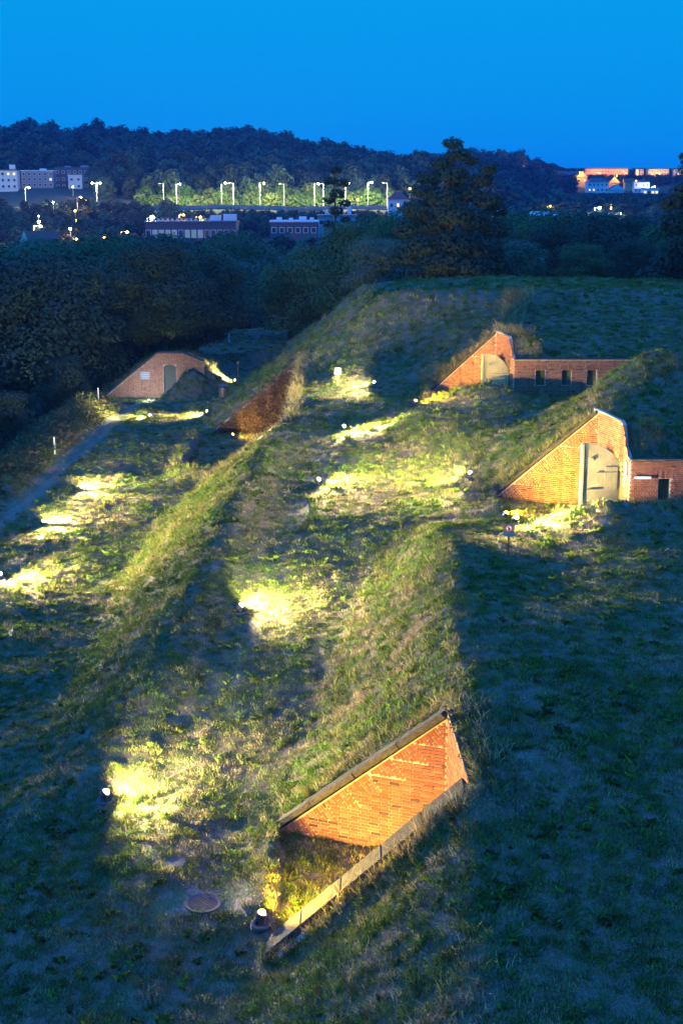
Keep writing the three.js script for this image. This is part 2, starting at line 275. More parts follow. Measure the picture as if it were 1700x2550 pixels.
// running bond in the spans(v) -> [[u0, u1], ...] of each course from v0 to v1
function courses(v0, v1, spans, out, r, headers = true) {
  let row = 0;
  for (let v = v0; v + BH <= v1 + 0.02; v += BH + J, row++) for (const [a, b] of spans(v + BH / 2)) {
    const unit = headers && row % 2 ? BL / 2 - J / 2 : BL; let u = Math.floor(a / (BL + J)) * (BL + J) - (row % 2 ? (BL + J) / 4 : 0) - (BL + J);
    while (u < b) { const s = Math.max(u, a), e = Math.min(u + unit, b); if (e - s > 0.035) out.push({ u: (s + e) / 2, v: v + BH / 2, l: e - s, h: BH, key: out.length }); u += unit + J; }
  }
}
// a wing wall whose top climbs from (0, h0) to (L, h1): level courses with toothed wedges of bricks square to the slope under the coping
function wingBricks(L, h0, h1, foot, out, r, period = 0.6) {
  const ang = Math.atan2(h1 - h0, L), top = (u) => h0 + (h1 - h0) * u / L - 0.02, n = Math.floor(Math.hypot(L, h1 - h0) / period), ca = Math.cos(ang), sa = Math.sin(ang);
  const apex = (i) => [i * period * ca, h0 - 0.02 + i * period * sa];
  courses(foot, h1, (v) => {
    const i = Math.floor((v - h0 + 0.02) / (period * sa));
    if (i < 0) return [[0, L]];
    if (i >= n) { const s = (v - h0 + 0.02) / Math.tan(ang) + 0.03; return s < L ? [[s, L]] : []; }
    const A = apex(i + 1), s = A[0] + (A[1] - v) * Math.tan(ang) + 0.01; return s < L ? [[s, L]] : [];
  }, out, r, false);
  for (let i = 0; i < n; i++) {
    const A = apex(i), rows = Math.floor(period / (BH + J));
    for (let k = 0; k < rows; k++) {
      const t = (k + 0.5) * period / rows, len = t * Math.tan(ang), base = [A[0] + t * ca, A[1] + t * sa];
      let s = 0.01; const first = k % 2 ? BL : BL * 0.55;
      for (let q = 0; s < len - 0.04; q++) { const l = Math.min(q ? BL : first, len - s), m = s + l / 2, u = base[0] + sa * m, v = base[1] - ca * m; if (v > foot && u < L) out.push({ u, v, l, h: period / rows - J, a: ang - Math.PI / 2, key: out.length }); s += l + J; }
    }
  }
}
// coping slabs along a line of the wall's face from (u0, v0) to (u1, v1)
function coping(w, u0, v0, u1, v1, n, thick, width, zc, r) {
  const L = Math.hypot(u1 - u0, v1 - v0), a = Math.atan2(v1 - v0, u1 - u0), l = L / n;
  for (let i = 0; i < n; i++) {
    const g = new RoundedBoxGeometry(l - 0.014, thick, width, 2, 0.018); const uv = g.attributes.uv; for (let k = 0; k < uv.count; k++) uv.setXY(k, uv.getX(k) * l + i * 0.37, uv.getY(k) * 0.4 + i * 0.21);
    const t = (i + 0.5) / n; const m = part(w, 'coping_slab', g, M.coping, [lerp(u0, u1, t) - Math.sin(a) * thick / 2, lerp(v0, v1, t) + Math.cos(a) * thick / 2, zc + (r() - 0.5) * 0.015]);
    m.rotation.z = a + (r() - 0.5) * 0.012; m.rotation.y = (r() - 0.5) * 0.008;
  }
}
const plen = (a, b) => Math.hypot(b[0] - a[0], b[1] - a[1]);

{ // near sunken passage
  const r = rngOf(11), foot = 0.0, t = thing('sunken_entrance', 'nearest brick entrance cut into the grass mound, two sloping stone copings', 'entrance', 2.06, 21.9, 0.3);
  const La = plen(N.a0, N.a1), y = 0.36, ha = 3.02;
  const wa = wall(t, 'wing_wall', N.a0, N.a1, y, [[-0.1, -0.6], [La, -0.6], [La, ha], [-0.1, 0.02]], 0.6);
  const list = []; wingBricks(La, 0.09, ha, -0.05, list, r, 0.6); lay(wa, list, 300, r);
  coping(wa, -0.22, -0.02, La - 0.02, ha + 0.02, 4, 0.13, 0.5, -0.17, r);
  const Lh = plen(N.a1, N.b1), wh = wall(t, 'head_wall', [N.a1[0] - 0.03, N.a1[1] + 0.75], N.b1, y, [[0, -0.6], [Lh + 0.75, -0.6], [Lh + 0.75, 3.08], [0.45, 3.1], [0.4, 2.9], [0, 2.6]], 0.1);
  const hl = []; courses(-0.05, 3.08, () => [[0.76, Lh + 0.74]], hl, r); lay(wh, hl, 0, r);
  const c1 = part(wh, 'coping_slab', new RoundedBoxGeometry(Lh + 0.1, 0.05, 0.12, 2, 0.012), M.coping, [0.72 + Lh / 2, 3.11, -0.05]); c1.rotation.z = -0.012;
  const Lb = plen(N.b1, N.b0), wb = wall(t, 'wing_wall', N.b1, N.b0, y, [[0, -0.6], [Lb + 0.15, -0.6], [Lb + 0.15, 0.0], [0, 3.02]], 0.6);
  const bl = []; courses(-0.05, 3.0, (v) => [[0.02, Lb * (1 - v / 3.0)]], bl, r); lay(wb, bl, 0, r);
  coping(wb, 0.02, 3.04, Lb + 0.22, -0.05, 5, 0.13, 0.5, -0.17, r);
}

// bunker front: wing wall, gabled head wall with an arched doorway and steel leaves, low loopholed wall
function bunker(P, yW, yC, o, r) {
  const t = thing('brick_bunker', o.label, 'bunker', P.c[0], P.c[1], yC);
  const La = plen(P.w0, P.w1), ha = o.wingTop;
  const wa = wall(t, 'wing_wall', P.w0, P.w1, yW, [[-0.1, -0.6], [La, -0.6], [La, ha], [-0.1, 0.02]], 0.6);
  const list = []; wingBricks(La, 0.08, ha, -0.05, list, r, 0.72); lay(wa, list, o.most, r);
  coping(wa, -0.2, -0.02, La - 0.02, ha + 0.02, 5, 0.11, 0.42, -0.16, r);
  // head wall: doorway centred at s0
  const Lh = plen(P.w1, P.c), door = { s0: 1.06, w: 1.84, spring: 1.12, top: 2.2 };
  const hole = new THREE.Path(); const hw = door.w / 2; hole.moveTo(door.s0 - hw, 0.02); hole.lineTo(door.s0 + hw, 0.02); hole.lineTo(door.s0 + hw, door.spring); hole.absellipse(door.s0, door.spring, hw, door.top - door.spring, 0, Math.PI, false); hole.lineTo(door.s0 - hw, 0.02);
  const rise = yC - yW, topC = o.frontTop + rise;
  const wh = wall(t, 'head_wall', P.w1, P.c, yW, [[-0.35, -0.6], [Lh, -0.6], [Lh, topC], [Lh - 0.12, topC + 0.05], [Lh - 0.42, topC + 0.35], [Lh - 0.62, ha - 0.1], [Lh - 0.75, ha + 0.03], [0, ha + 0.12], [-0.35, ha + 0.12]], 0.13, [hole]);
  const hl = []; courses(-0.05, ha + 0.05, (v) => {
    const end = v < topC ? Lh : v < ha - 0.1 ? lerp(Lh - 0.12, Lh - 0.62, (v - topC) / (ha - topC)) : Lh - 0.72;
    const k = v < door.spring ? hw : v < door.top ? hw * Math.sqrt(Math.max(0, 1 - ((v - door.spring) / (door.top - door.spring)) ** 2)) : 0;
    return k > 0.02 ? [[0.02, door.s0 - k - 0.12], [door.s0 + k + 0.12, end]].filter((s) => s[1] - s[0] > 0.03) : [[0.02, end]];
  }, hl, r);
  const arch = []; for (let i = 0; i <= 20; i++) { const a = Math.PI * i / 20, ex = hw + 0.06, ey = door.top - door.spring + 0.06; arch.push({ u: door.s0 + ex * Math.cos(a), v: door.spring + ey * Math.sin(a), l: 0.12, h: 0.075, a, key: i }); }
  for (let v = 0.02; v < door.spring; v += 0.076) for (const s of [-1, 1]) hl.push({ u: door.s0 + s * (hw + 0.055), v: v + 0.032, l: 0.1, h: 0.064, key: hl.length });
  lay(wh, hl.concat(arch), 0, r);
  part(wh, 'vault', room(door.w + 0.1, 2.3, 1.3), M.vault, [door.s0, 1.1, -0.14 - 0.65]);
  // steel leaves: quarter-arch plates
  const leaf = (wd) => {
    const s = new THREE.Shape(); s.moveTo(0, 0); s.lineTo(wd, 0); s.lineTo(wd, door.top - 0.04); for (let i = 1; i <= 12; i++) { const a = Math.PI / 2 * i / 12; s.lineTo(wd * (1 - Math.sin(a)), door.spring - 0.06 + (door.top - door.spring + 0.02) * Math.pow(Math.cos(a), 0.85)); } s.lineTo(0, 0);
    return new THREE.ExtrudeGeometry(s, { depth: 0.045, bevelEnabled: true, bevelSize: 0.006, bevelThickness: 0.006, bevelSegments: 1 });
  };
  const lw = 1.3, lg = leaf(lw); { const u = lg.attributes.uv; for (let i = 0; i < u.count; i++) u.setXY(i, u.getX(i) * 0.5, u.getY(i) * 0.5); }
  const hinge = wh.localToWorld(new THREE.Vector3()); wh.updateMatrix(); t.updateMatrixWorld(true); hinge.copy(wh.localToWorld(new THREE.Vector3(door.s0 + hw - 0.02, 0, 0.1)));
  const d1 = part(t, 'door_leaf', lg, M.steel); d1.position.copy(hinge).sub(t.position); d1.position.y = o.leafY - yC; d1.rotation.y = Math.PI + o.leafTurn; 
  // ribs, hinges, bar and stiles on the leaf's outer face (local -z side is seen)
  part(d1, 'stile', new RoundedBoxGeometry(0.1, door.top - 0.05, 0.09, 1, 0.006), M.steel, [lw - 0.03, (door.top - 0.04) / 2, 0.015]); part(d1, 'stile_groove', new THREE.BoxGeometry(0.014, door.top - 0.12, 0.008), M.steelDark, [lw - 0.1, (door.top - 0.12) / 2, -0.008]);
  part(d1, 'strap', new RoundedBoxGeometry(0.72, 0.02, 0.014, 1, 0.004), M.steelDark, [0.42, 1.2, -0.016]);
  part(d1, 'bolt_bar', new RoundedBoxGeometry(0.42, 0.035, 0.03, 1, 0.006), M.steelDark, [lw - 0.42, 0.66, -0.024]);
  part(d1, 'panel', new RoundedBoxGeometry(0.42, 0.78, 0.012, 1, 0.004), M.steel, [0.3, 0.98, -0.012]);
  part(d1, 'pull_ring', new THREE.TorusGeometry(0.06, 0.012, 6, 14, 4.2), M.steel, [lw - 0.32, 1.62, -0.022]);
  for (const hy of [0.25, 1.26]) part(d1, 'hinge', new THREE.CylinderGeometry(0.022, 0.022, 0.12, 8), M.steelDark, [0, hy, -0.01]);
  const d2 = part(t, 'door_leaf', leaf(0.95), M.steel); d2.position.copy(wh.localToWorld(new THREE.Vector3(door.s0 - hw + 0.02, 0.03, 0.03))).sub(t.position); d2.rotation.y = Math.atan2(P.c[1] - P.w1[1], P.c[0] - P.w1[0]) - 0.3;
  // low wall with loopholes
  const Lf = plen(P.c, P.f), slits = o.slits, ft = o.frontTop;
  const holes = slits.map(([a, b, v0, v1]) => new THREE.Path([[a, v0], [b, v0], [b, v1], [a, v1]].map((p) => new THREE.Vector2(...p))));
  const wf = wall(t, 'front_wall', P.c, P.f, yC, [[0, -0.7], [Lf, -0.7], [Lf, ft], [0, ft]], 0.5, holes);
  const fl = []; courses(-0.1, ft - 0.02, (v) => {
    let spans = [[0.01, Lf]];
    for (const [a, b, v0, v1] of slits) if (v > v0 - 0.03 && v < v1 + 0.26) { const p = v > v1 ? 0.09 : 0.012; spans = spans.flatMap(([s, e]) => (a - p > s && b + p < e ? [[s, a - p], [b + p, e]] : [[s, e]])); }
    return spans;
  }, fl, r);
  for (const [a, b, v0, v1] of slits) { const n = Math.round((b - a + 0.16) / 0.078); for (let i = 0; i < n; i++) fl.push({ u: a - 0.08 + (i + 0.5) * (b - a + 0.16) / n, v: v1 + 0.13, l: 0.235, h: (b - a + 0.16) / n - J, a: Math.PI / 2 + ((i + 0.5) / n - 0.5) * 0.35, key: 5000 }); }
  const seen = fl.filter((b) => b.u < o.seenTo), unseen = fl.filter((b) => b.u >= o.seenTo); lay(wf, seen, o.mostFront, r); lay(wf, unseen, 0, r);
  for (const [a, b, v0, v1] of slits) { part(wf, 'embrasure', room(b - a + 0.3, v1 - v0 + 0.4, 2.5), M.vault, [(a + b) / 2, (v0 + v1) / 2, -0.502 - 1.25]); part(wf, 'sill', new RoundedBoxGeometry(b - a - 0.01, 0.03, 0.3, 1, 0.008), M.coping, [(a + b) / 2, v0 + 0.012, -0.16]); }
  const ns = Math.ceil(Lf / 1.6); coping(wf, 0, ft + 0.002, Lf, ft + 0.002, ns, 0.05, 0.3, -0.1, r);
  return { t, wf, wh };
}
{
  const r = rngOf(23), b = bunker(R, 2.64, 3.16, { label: 'brick bunker front with open cream steel door at the right edge', wingTop: 3.2, frontTop: 1.58, leafY: 3.08, leafTurn: 0.16, slits: [[0.93, 1.29, 0.28, 0.98], [3.6, 3.96, 0.4, 1.08]], most: 210, mostFront: 90, seenTo: 2.4 }, r);
  part(b.wf, 'number_plate', new RoundedBoxGeometry(0.52, 0.085, 0.02, 1, 0.004), M.white, [0.42, 1.02, 0.03]);
  part(b.wh, 'notice', new RoundedBoxGeometry(0.16, 0.5, 0.02, 1, 0.004), M.paleWood, [2.2, 1.75, 0.03]);
}
bunker(S, 3.02, 3.5, { label: 'farther brick bunker front with half open khaki door and three loopholes', wingTop: 3.2, frontTop: 1.72, leafY: 3.32, leafTurn: 0.1, slits: [[1.05, 1.5, 0.5, 1.22], [2.3, 2.75, 0.5, 1.22], [3.5, 3.95, 0.5, 1.22], [5.2, 5.65, 0.5, 1.22]], most: 170, mostFront: 130, seenTo: 6.2 }, rngOf(37));

{ // overgrown recess in the bank
  const r = rngOf(41), t = thing('overgrown_retaining_wall', 'overgrown retaining wall of the recess glowing red brown beside the orange lamp', 'wall', -2.65, 71, -1.7);
  const f = wall(t, 'wing_wall', [-7.9, 82.05], [-2.75, 82.05], -1.75, [[-0.2, -0.5], [5.1, -0.5], [5.1, 4.3], [-0.2, 0.1]], 0.5);
  const fl = []; courses(0, 4.2, (v) => [[Math.max(0, v / 0.82), 5.08]], fl, r); lay(f, fl, 0, r);
  const h = wall(t, 'head_wall', [-2.75, 82.05], [-2.75, 60.4], -1.75, [[0, -0.5], [21.6, -0.5], [21.6, 4.35], [0, 4.35]], 0.5);
  const hl = []; courses(0, 4.3, () => [[0.02, 21.5]], hl, r); lay(h, hl, 0, r); coping(h, 0, 4.36, 21.6, 4.36, 18, 0.08, 0.45, -0.2, r);
  const Ln = plen([-2.75, 60.6], [-6.9, 66.2]), w = wall(t, 'wing_wall', [-2.75, 60.6], [-6.9, 66.2], -1.75, [[0, -0.5], [Ln, -0.5], [Ln, 0.1], [0, 4.25]], 0.45);
  const wl = []; courses(0, 4.2, (v) => [[0.02, Ln * (1 - v / 4.25)]], wl, r); lay(w, wl, 0, r);
}
{ // left bunker on the lower terrace
  const r = rngOf(43), t = thing('casemate_front', 'small far brick front with dark green door and plaque on lower terrace', 'bunker', -14, 100.2, -2.3);
  const hole = new THREE.Path(); hole.moveTo(4.55, 0.02); hole.lineTo(5.5, 0.02); hole.lineTo(5.5, 2.35); hole.absellipse(5.025, 2.35, 0.475, 0.22, 0, Math.PI, false); hole.lineTo(4.55, 0.02);
  const out = [[-0.1, -0.5], [7.6, -0.5], [7.6, 2.75], [6.0, 3.42], [4.15, 3.42], [-0.1, 0.02]];
  const w = wall(t, 'front_wall', [-18, 100], [-10.4, 100], -2.3, out, 0.5, [hole]);
  const l = []; courses(0, 3.4, (v) => { const s = Math.max(0.02, (v / 3.42) * 4.15), e = v < 2.75 ? 7.55 : lerp(7.55, 6.0, (v - 2.75) / 0.67); return v < 2.6 && s < 4.5 ? [[s, 4.53], [5.52, e]] : v < 2.6 ? [[5.52, e]] : [[s, e]]; }, l, r); lay(w, l, 0, r);
  const dr = part(w, 'door', new THREE.BoxGeometry(0.98, 2.62, 0.06), M.doorGreen, [5.025, 1.29, -0.3]); part(dr, 'handle', new RoundedBoxGeometry(0.03, 0.14, 0.05, 1, 0.006), M.iron, [-0.38, -0.2, 0.05]);
  const pq = part(w, 'plaque', new RoundedBoxGeometry(0.75, 0.62, 0.03, 1, 0.006), M.plaque, [3.15, 1.75, 0.04]);
  for (let i = 0; i < 4; i++) part(pq, 'printed_line', new THREE.BoxGeometry([0.5, 0.6, 0.56, 0.4][i], 0.035, 0.004), M.mast, [0, 0.2 - i * 0.13, 0.018]);
  coping(w, -0.25, -0.06, 4.15, 3.44, 6, 0.12, 0.55, -0.18, r); coping(w, 4.16, 3.44, 6.0, 3.44, 2, 0.1, 0.5, -0.18, r); coping(w, 6.02, 3.44, 7.6, 2.78, 2, 0.1, 0.5, -0.18, r);
}

/* ---------------------------------------------------------------- floodlights in the grass */
const WARM = [1, 0.79, 0.36], SODIUM = [1, 0.6, 0.06], COOL = [0.8, 0.88, 1];
const lensGeo = new THREE.SphereGeometry(0.068, 16, 8, 0, Math.PI * 2, 0, Math.PI * 0.5), drumGeo = new THREE.LatheGeometry([[0.001, -0.12], [0.075, -0.12], [0.09, -0.09], [0.09, -0.01], [0.1, 0], [0.1, 0.02], [0.082, 0.025], [0.082, 0.0]].map((p) => new THREE.Vector2(...p)), 18), ringGeo = new THREE.LatheGeometry([[0.12, -0.1], [0.19, -0.1], [0.2, -0.005], [0.19, 0.012], [0.13, 0.012], [0.12, 0.0]].map((p) => new THREE.Vector2(...p)), 22);
const glow = new Map();
const noTufts = [];
function floodlight(x, d, aim, color, power, label, o = {}) {
  const y = ground(x, d, false) + (o.up ?? 0.02), t = thing('floodlight', label, 'floodlight', x, d, y, 0, 'floodlights in the grass');
  part(t, 'concrete_ring', ringGeo, M.ring);
  const dir = new THREE.Vector3(aim[0], aim[2], -aim[1]).normalize(), key = color.join(), axis = dir.clone().add(new THREE.Vector3(0, 1.1, 0.25)).normalize();
  if (!glow.has(key)) glow.set(key, new THREE.MeshStandardMaterial({ color: 0x111111, emissive: lin(...color), emissiveIntensity: 40, roughness: 0.4 }));
  const h = part(t, 'housing', drumGeo, M.lampBody, [0, 0.18, 0]); h.quaternion.setFromUnitVectors(new THREE.Vector3(0, 1, 0), axis);
  part(h, 'lens', lensGeo, glow.get(key), [0, 0.02, 0]);
  part(t, 'bracket', new RoundedBoxGeometry(0.05, 0.16, 0.1, 1, 0.01), M.lampBody, [0, 0.07, 0]);
  const flat = new THREE.Vector3(dir.x, 0, dir.z).normalize();
  for (const side of o.one ? [0] : [-1, 1]) { // two reflectors, splayed to the sides
    const s = new THREE.SpotLight(lin(...color), power, 0, o.angle ?? 1.14, o.soft ?? 0.85, 2), to = o.one ? dir : flat.clone().applyAxisAngle(new THREE.Vector3(0, 1, 0), side * (o.fan ?? 0.68)).multiplyScalar(Math.cos(o.tilt ?? 0.4)).add(new THREE.Vector3(0, Math.sin(o.tilt ?? 0.4), 0));
    s.name = 'floodlight'; s.position.copy(axis).multiplyScalar(0.06).add(new THREE.Vector3(0, 0.24, 0)); s.target.position.copy(s.position).add(to); s.castShadow = true; s.shadow.radius = 3; t.add(s, s.target);
  }
  noTufts.push([x, d, 0.22]);
}
floodlight(-4.95, 25.66, [1, 0.15, 0], WARM, 677, 'white floodlight at the left foot of the ramp, nearest of the white lamps');
floodlight(-2.87, 36.1, [1, 0.2, 0], WARM, 677, 'white floodlight halfway up the ramp beside the trodden track');
floodlight(-0.86, 48.0, [1, -0.4, 0], WARM, 943, 'white floodlight on the upper ramp left of the worn grass');
floodlight(0.1, 57.0, [1, -0.75, 0], WARM, 861, 'white floodlight on the level top of the ramp before the berm');
floodlight(1.7, 67.9, [-1, -0.15, 0], WARM, 836, 'white floodlight at the foot of the great mound near the upper sign', { tilt: 0.4 });
floodlight(4.62, 46.5, [-1, -0.1, 0], WARM, 1149, 'white floodlight at the low end of the cream door bunker wing wall', { tilt: 0.42 });
floodlight(5.5, 40.6, [1, -1.25, 0], WARM, 1067, 'white floodlight on the mound lip behind the prohibition sign', { tilt: 0.36, fan: 0.55, angle: 0.85 });
floodlight(5.3, 41.5, [1, 0.42, 0.55], SODIUM, 380, 'orange floodlight in the passage before the cream door bunker', { one: 1, angle: 1.25 });
floodlight(-1.4, 20.9, [1, 0.55, 1.0], SODIUM, 330, 'orange floodlight at the mouth of the nearest sunken entrance', { one: 1, angle: 1.52, soft: 0.5 });
floodlight(3.5, 62.4, [1, 0.42, 0.5], SODIUM, 300, 'small orange floodlight before the khaki door bunker behind the berm', { one: 1, angle: 1.2 });
floodlight(-6.7, 80.4, [1, 0.1, 0.45], SODIUM, 110, 'orange floodlight in the recess before the overgrown wall', { one: 1, angle: 1.35, soft: 0.5 });
floodlight(-12.9, 64.2, [1, 0.1, 0], WARM, 1313, 'white floodlight on the lower terrace, farther of the terrace lawn pair', { tilt: 0.4, fan: 1.0 });
floodlight(-13.1, 56.5, [1, 0, 0], WARM, 1436, 'white floodlight on the lower terrace, nearer of the terrace lawn pair', { tilt: 0.4, fan: 1.0 });
floodlight(-12.75, 47.6, [1, -0.3, 0], WARM, 1313, 'white floodlight at the left edge of the photo on the lower terrace');
floodlight(-14.1, 96.4, [-0.3, 1, 0.12], COOL, 60, 'bluish white floodlight just before the small far brick front', { one: 1, angle: 1.2, soft: 0.8 });
floodlight(-13.0, 89.2, [-1, 0.1, 0.0], WARM, 533, 'white floodlight nearer than the bluish lamp before the far brick front', { one: 1, angle: 0.8 });
floodlight(-8.4, 104.4, [-1, -0.2, 0.0], WARM, 1149, 'white floodlight on the far lawn beside the thin pole', { one: 1, angle: 0.9 });
floodlight(-9.2, 90.0, [-1, -0.1, 0.02], WARM, 861, 'white floodlight beside the litter bin on the lower terrace', { one: 1, angle: 0.9 });
floodlight(6.5, 93, [0.2, 1, 0.28], SODIUM, 70, 'orange floodlight behind the great mound lighting the tall tree', { one: 1, angle: 0.7 });

/* ---------------------------------------------------------------- small things */
function prohibition(x, d, scale, label, turn) {
  const y = ground(x, d), t = thing('warning_sign', label, 'sign', x, d, y, turn);
  part(t, 'post', new RoundedBoxGeometry(0.07 * scale, 0.62, 0.07 * scale, 1, 0.01), M.wood, [0, 0.31, 0]);
  part(t, 'lower_board', new RoundedBoxGeometry(0.44 * scale, 0.14 * scale, 0.03, 1, 0.006), M.paleWood, [-0.01, 0.62, 0.05]);
  const b = part(t, 'board', new RoundedBoxGeometry(0.42 * scale, 0.31 * scale, 0.03, 1, 0.006), M.wood, [0, 0.62 + 0.23 * scale, 0.055]);
  const c = document.createElement('canvas'); c.width = c.height = 256; const g = c.getContext('2d');
  g.fillStyle = '#e9e6e4'; g.fillRect(0, 0, 256, 256); g.fillStyle = '#141417'; g.beginPath(); g.ellipse(118, 70, 22, 24, 0, 0, 7); g.fill(); g.beginPath(); g.moveTo(96, 100); g.lineTo(150, 96); g.lineTo(196, 150); g.lineTo(180, 176); g.lineTo(150, 150); g.lineTo(166, 222); g.lineTo(116, 222); g.lineTo(84, 196); g.closePath(); g.fill();
  g.strokeStyle = '#b3162a'; g.lineWidth = 26; g.beginPath(); g.arc(128, 128, 113, 0, 7); g.stroke(); g.lineWidth = 20; g.beginPath(); g.moveTo(50, 50); g.lineTo(206, 206); g.stroke();
  const tx = new THREE.CanvasTexture(c); tx.colorSpace = THREE.SRGBColorSpace;
  part(b, 'prohibition_disc', new THREE.CircleGeometry(0.125 * scale, 28), new THREE.MeshStandardMaterial({ map: tx, roughness: 0.5 }), [0, 0, 0.019]);
}
prohibition(4.58, 35.2, 0.74, 'brown prohibition sign on a post on the lawn below the cream door bunker', -0.08);
prohibition(-0.2, 69.3, 0.8, 'small prohibition sign on the slope of the great mound', 0.05);
{ // manhole cover and concrete lid on the ramp
  const t = thing('manhole_cover', 'round ribbed iron manhole cover in bare soil near the orange lamp', 'manhole', -2.52, 21.8, ground(-2.52, 21.8) + 0.02);
  part(t, 'frame', new THREE.LatheGeometry([[0.28, -0.1], [0.34, -0.1], [0.34, 0.004], [0.335, 0.01], [0.29, 0.01], [0.28, 0.0]].map((p) => new THREE.Vector2(...p)), 32), M.iron);
  part(t, 'lid', new THREE.CylinderGeometry(0.276, 0.276, 0.1, 32), M.iron, [0, -0.05, 0]);
  for (let i = -5; i <= 5; i++) { const w = 2 * Math.sqrt(0.26 ** 2 - (i * 0.046) ** 2); part(t, 'rib', new THREE.BoxGeometry(w, 0.012, 0.02), M.iron, [Math.sin(0.5) * i * 0.046, 0.005, Math.cos(0.5) * i * 0.046], [0, 0.5, 0]); }
  const u = thing('concrete_lid', 'small dark concrete lid in the grass of the ramp', 'lid', -3.2, 23.25, ground(-3.2, 23.25) + 0.02);
  part(u, 'slab', new THREE.LatheGeometry([[0.001, 0.0], [0.2, 0.0], [0.22, -0.015], [0.22, -0.1]].map((p) => new THREE.Vector2(...p)), 24), M.ring); part(u, 'lifting_eye', new THREE.TorusGeometry(0.035, 0.008, 6, 12, Math.PI), M.iron, [0, 0.0, 0]);
  noTufts.push([-2.52, 21.8, 0.28], [-3.2, 23.25, 0.2]);
}
const posts = [[-16.07, 73.1, 1.05, 'white marker post in the scrub, nearest of the three'], [-17.3, 93.7, 1.1, 'white marker post beside the small far brick front'], [-11.3, 133.9, 1.15, 'white marker post at the wood edge of the far lawn']];
for (const [x, d, h, l] of posts) { const t = thing('marker_post', l, 'post', x, d, ground(x, d), 0, 'white marker posts'); part(t, 'shaft', new THREE.CylinderGeometry(0.045, 0.05, h, 10), M.white, [0, h / 2, 0]); part(t, 'cap', new THREE.SphereGeometry(0.05, 10, 5, 0, 7, 0, 1.57), M.mast, [0, h, 0]); }
{
  const t = thing('litter_bin', 'dark litter bin on the lower terrace left of the recess', 'bin', -8.3, 92.4, ground(-8.3, 92.4)); part(t, 'drum', new THREE.LatheGeometry([[0.001, 0.05], [0.25, 0.05], [0.28, 0.1], [0.3, 0.72], [0.28, 0.74], [0.26, 0.72]].map((p) => new THREE.Vector2(...p)), 16), M.lampBody); part(t, 'hood', new THREE.ConeGeometry(0.32, 0.14, 16), M.lampBody, [0, 0.88, 0]); part(t, 'post', new THREE.CylinderGeometry(0.03, 0.03, 0.9, 8), M.lampBody, [0, 0.45, -0.3]);
  const p = thing('thin_pole', 'thin dark pole standing in the lit grass of the far lawn', 'pole', -8.0, 102.4, ground(-8, 102.4)); part(p, 'shaft', new THREE.CylinderGeometry(0.04, 0.05, 1.7, 8), M.lampBody, [0, 0.85, 0]); part(p, 'head', new RoundedBoxGeometry(0.22, 0.14, 0.12, 1, 0.02), M.lampBody, [0, 1.72, 0]);
  const b = thing('park_bench', 'pale park bench under the two lawn trees', 'bench', -3.5, 135, ground(-3.5, 135)); part(b, 'seat', new RoundedBoxGeometry(1.7, 0.06, 0.42, 1, 0.01), M.paleWood, [0, 0.45, 0]); part(b, 'backrest', new RoundedBoxGeometry(1.7, 0.36, 0.05, 1, 0.01), M.paleWood, [0, 0.78, -0.22]); for (const s of [-1, 1]) part(b, 'leg', new RoundedBoxGeometry(0.08, 0.48, 0.4, 1, 0.01), M.wood, [s * 0.7, 0.22, 0]);
}

/* ---------------------------------------------------------------- grass */
function tuftGeo(n, h0, h1, rad, w, lean, seed, broad = false) {
  const r = rngOf(seed), pos = [], nor = [], idx = [];
  for (let i = 0; i < n; i++) {
    const a = r() * 6.283, q = rad * Math.sqrt(r()), bx = Math.cos(a) * q, bz = Math.sin(a) * q, h = lerp(h0, h1, r()), yaw = r() * 6.283, la = r() * 6.283, lk = lean * (0.3 + r()), ww = w * (0.7 + 0.6 * r());
    const cx = Math.cos(yaw), cz = Math.sin(yaw), k = pos.length / 3, p = (t, s) => [bx + Math.cos(la) * lk * h * t * t + cx * s, h * t * (1 - 0.25 * lk * t), bz + Math.sin(la) * lk * h * t * t + cz * s];
    const mid = broad ? 0.9 : 0.42; pos.push(...p(0, -ww * (broad ? 0.2 : 0.5)), ...p(0, ww * (broad ? 0.2 : 0.5)), ...p(0.55, ww * mid), ...p(0.55, -ww * mid), ...p(1, 0));
    const N0 = new THREE.Vector3(-cz, 0.55, cx).normalize(); for (let j = 0; j < 5; j++) nor.push(N0.x, N0.y, N0.z);
    idx.push(k, k + 1, k + 2, k, k + 2, k + 3, k + 3, k + 2, k + 4);
  }
  const g = new THREE.BufferGeometry(); g.setAttribute('position', new THREE.Float32BufferAttribute(pos, 3)); g.setAttribute('normal', new THREE.Float32BufferAttribute(nor, 3)); g.setIndex(idx); return g;
}
const bladeMat = new THREE.MeshPhysicalMaterial({ color: 0xffffff, roughness: 0.85, side: THREE.DoubleSide, transmission: 0.3, thickness: 0, specularIntensity: 0.3 });
const kinds = {
  lawn_grass: { geos: [tuftGeo(22, 0.02, 0.075, 0.11, 0.013, 0.8, 1)], label: 'short mown grass over the ramp and terraces' },
  meadow_grass: { geos: [tuftGeo(20, 0.045, 0.125, 0.1, 0.012, 0.9, 2)], label: 'longer green and straw grass on the banks' },
  dry_grass: { geos: [tuftGeo(14, 0.08, 0.3, 0.09, 0.011, 0.7, 3)], label: 'tall dry grass along the coping stones and crests' },
  weeds: { geos: [tuftGeo(9, 0.05, 0.13, 0.06, 0.045, 1.3, 4, true)], label: 'broad leaved weeds scattered through the ramp grass' },
};
const place = Object.fromEntries(Object.keys(kinds).map((k) => [k, []]));
const GREEN = [0.085, 0.16, 0.018], OLIVE = [0.16, 0.175, 0.028], STRAW = [0.34, 0.275, 0.13], BROWN = [0.24, 0.16, 0.1];
const mix3 = (a, b, t) => [lerp(a[0], b[0], t), lerp(a[1], b[1], t), lerp(a[2], b[2], t)];
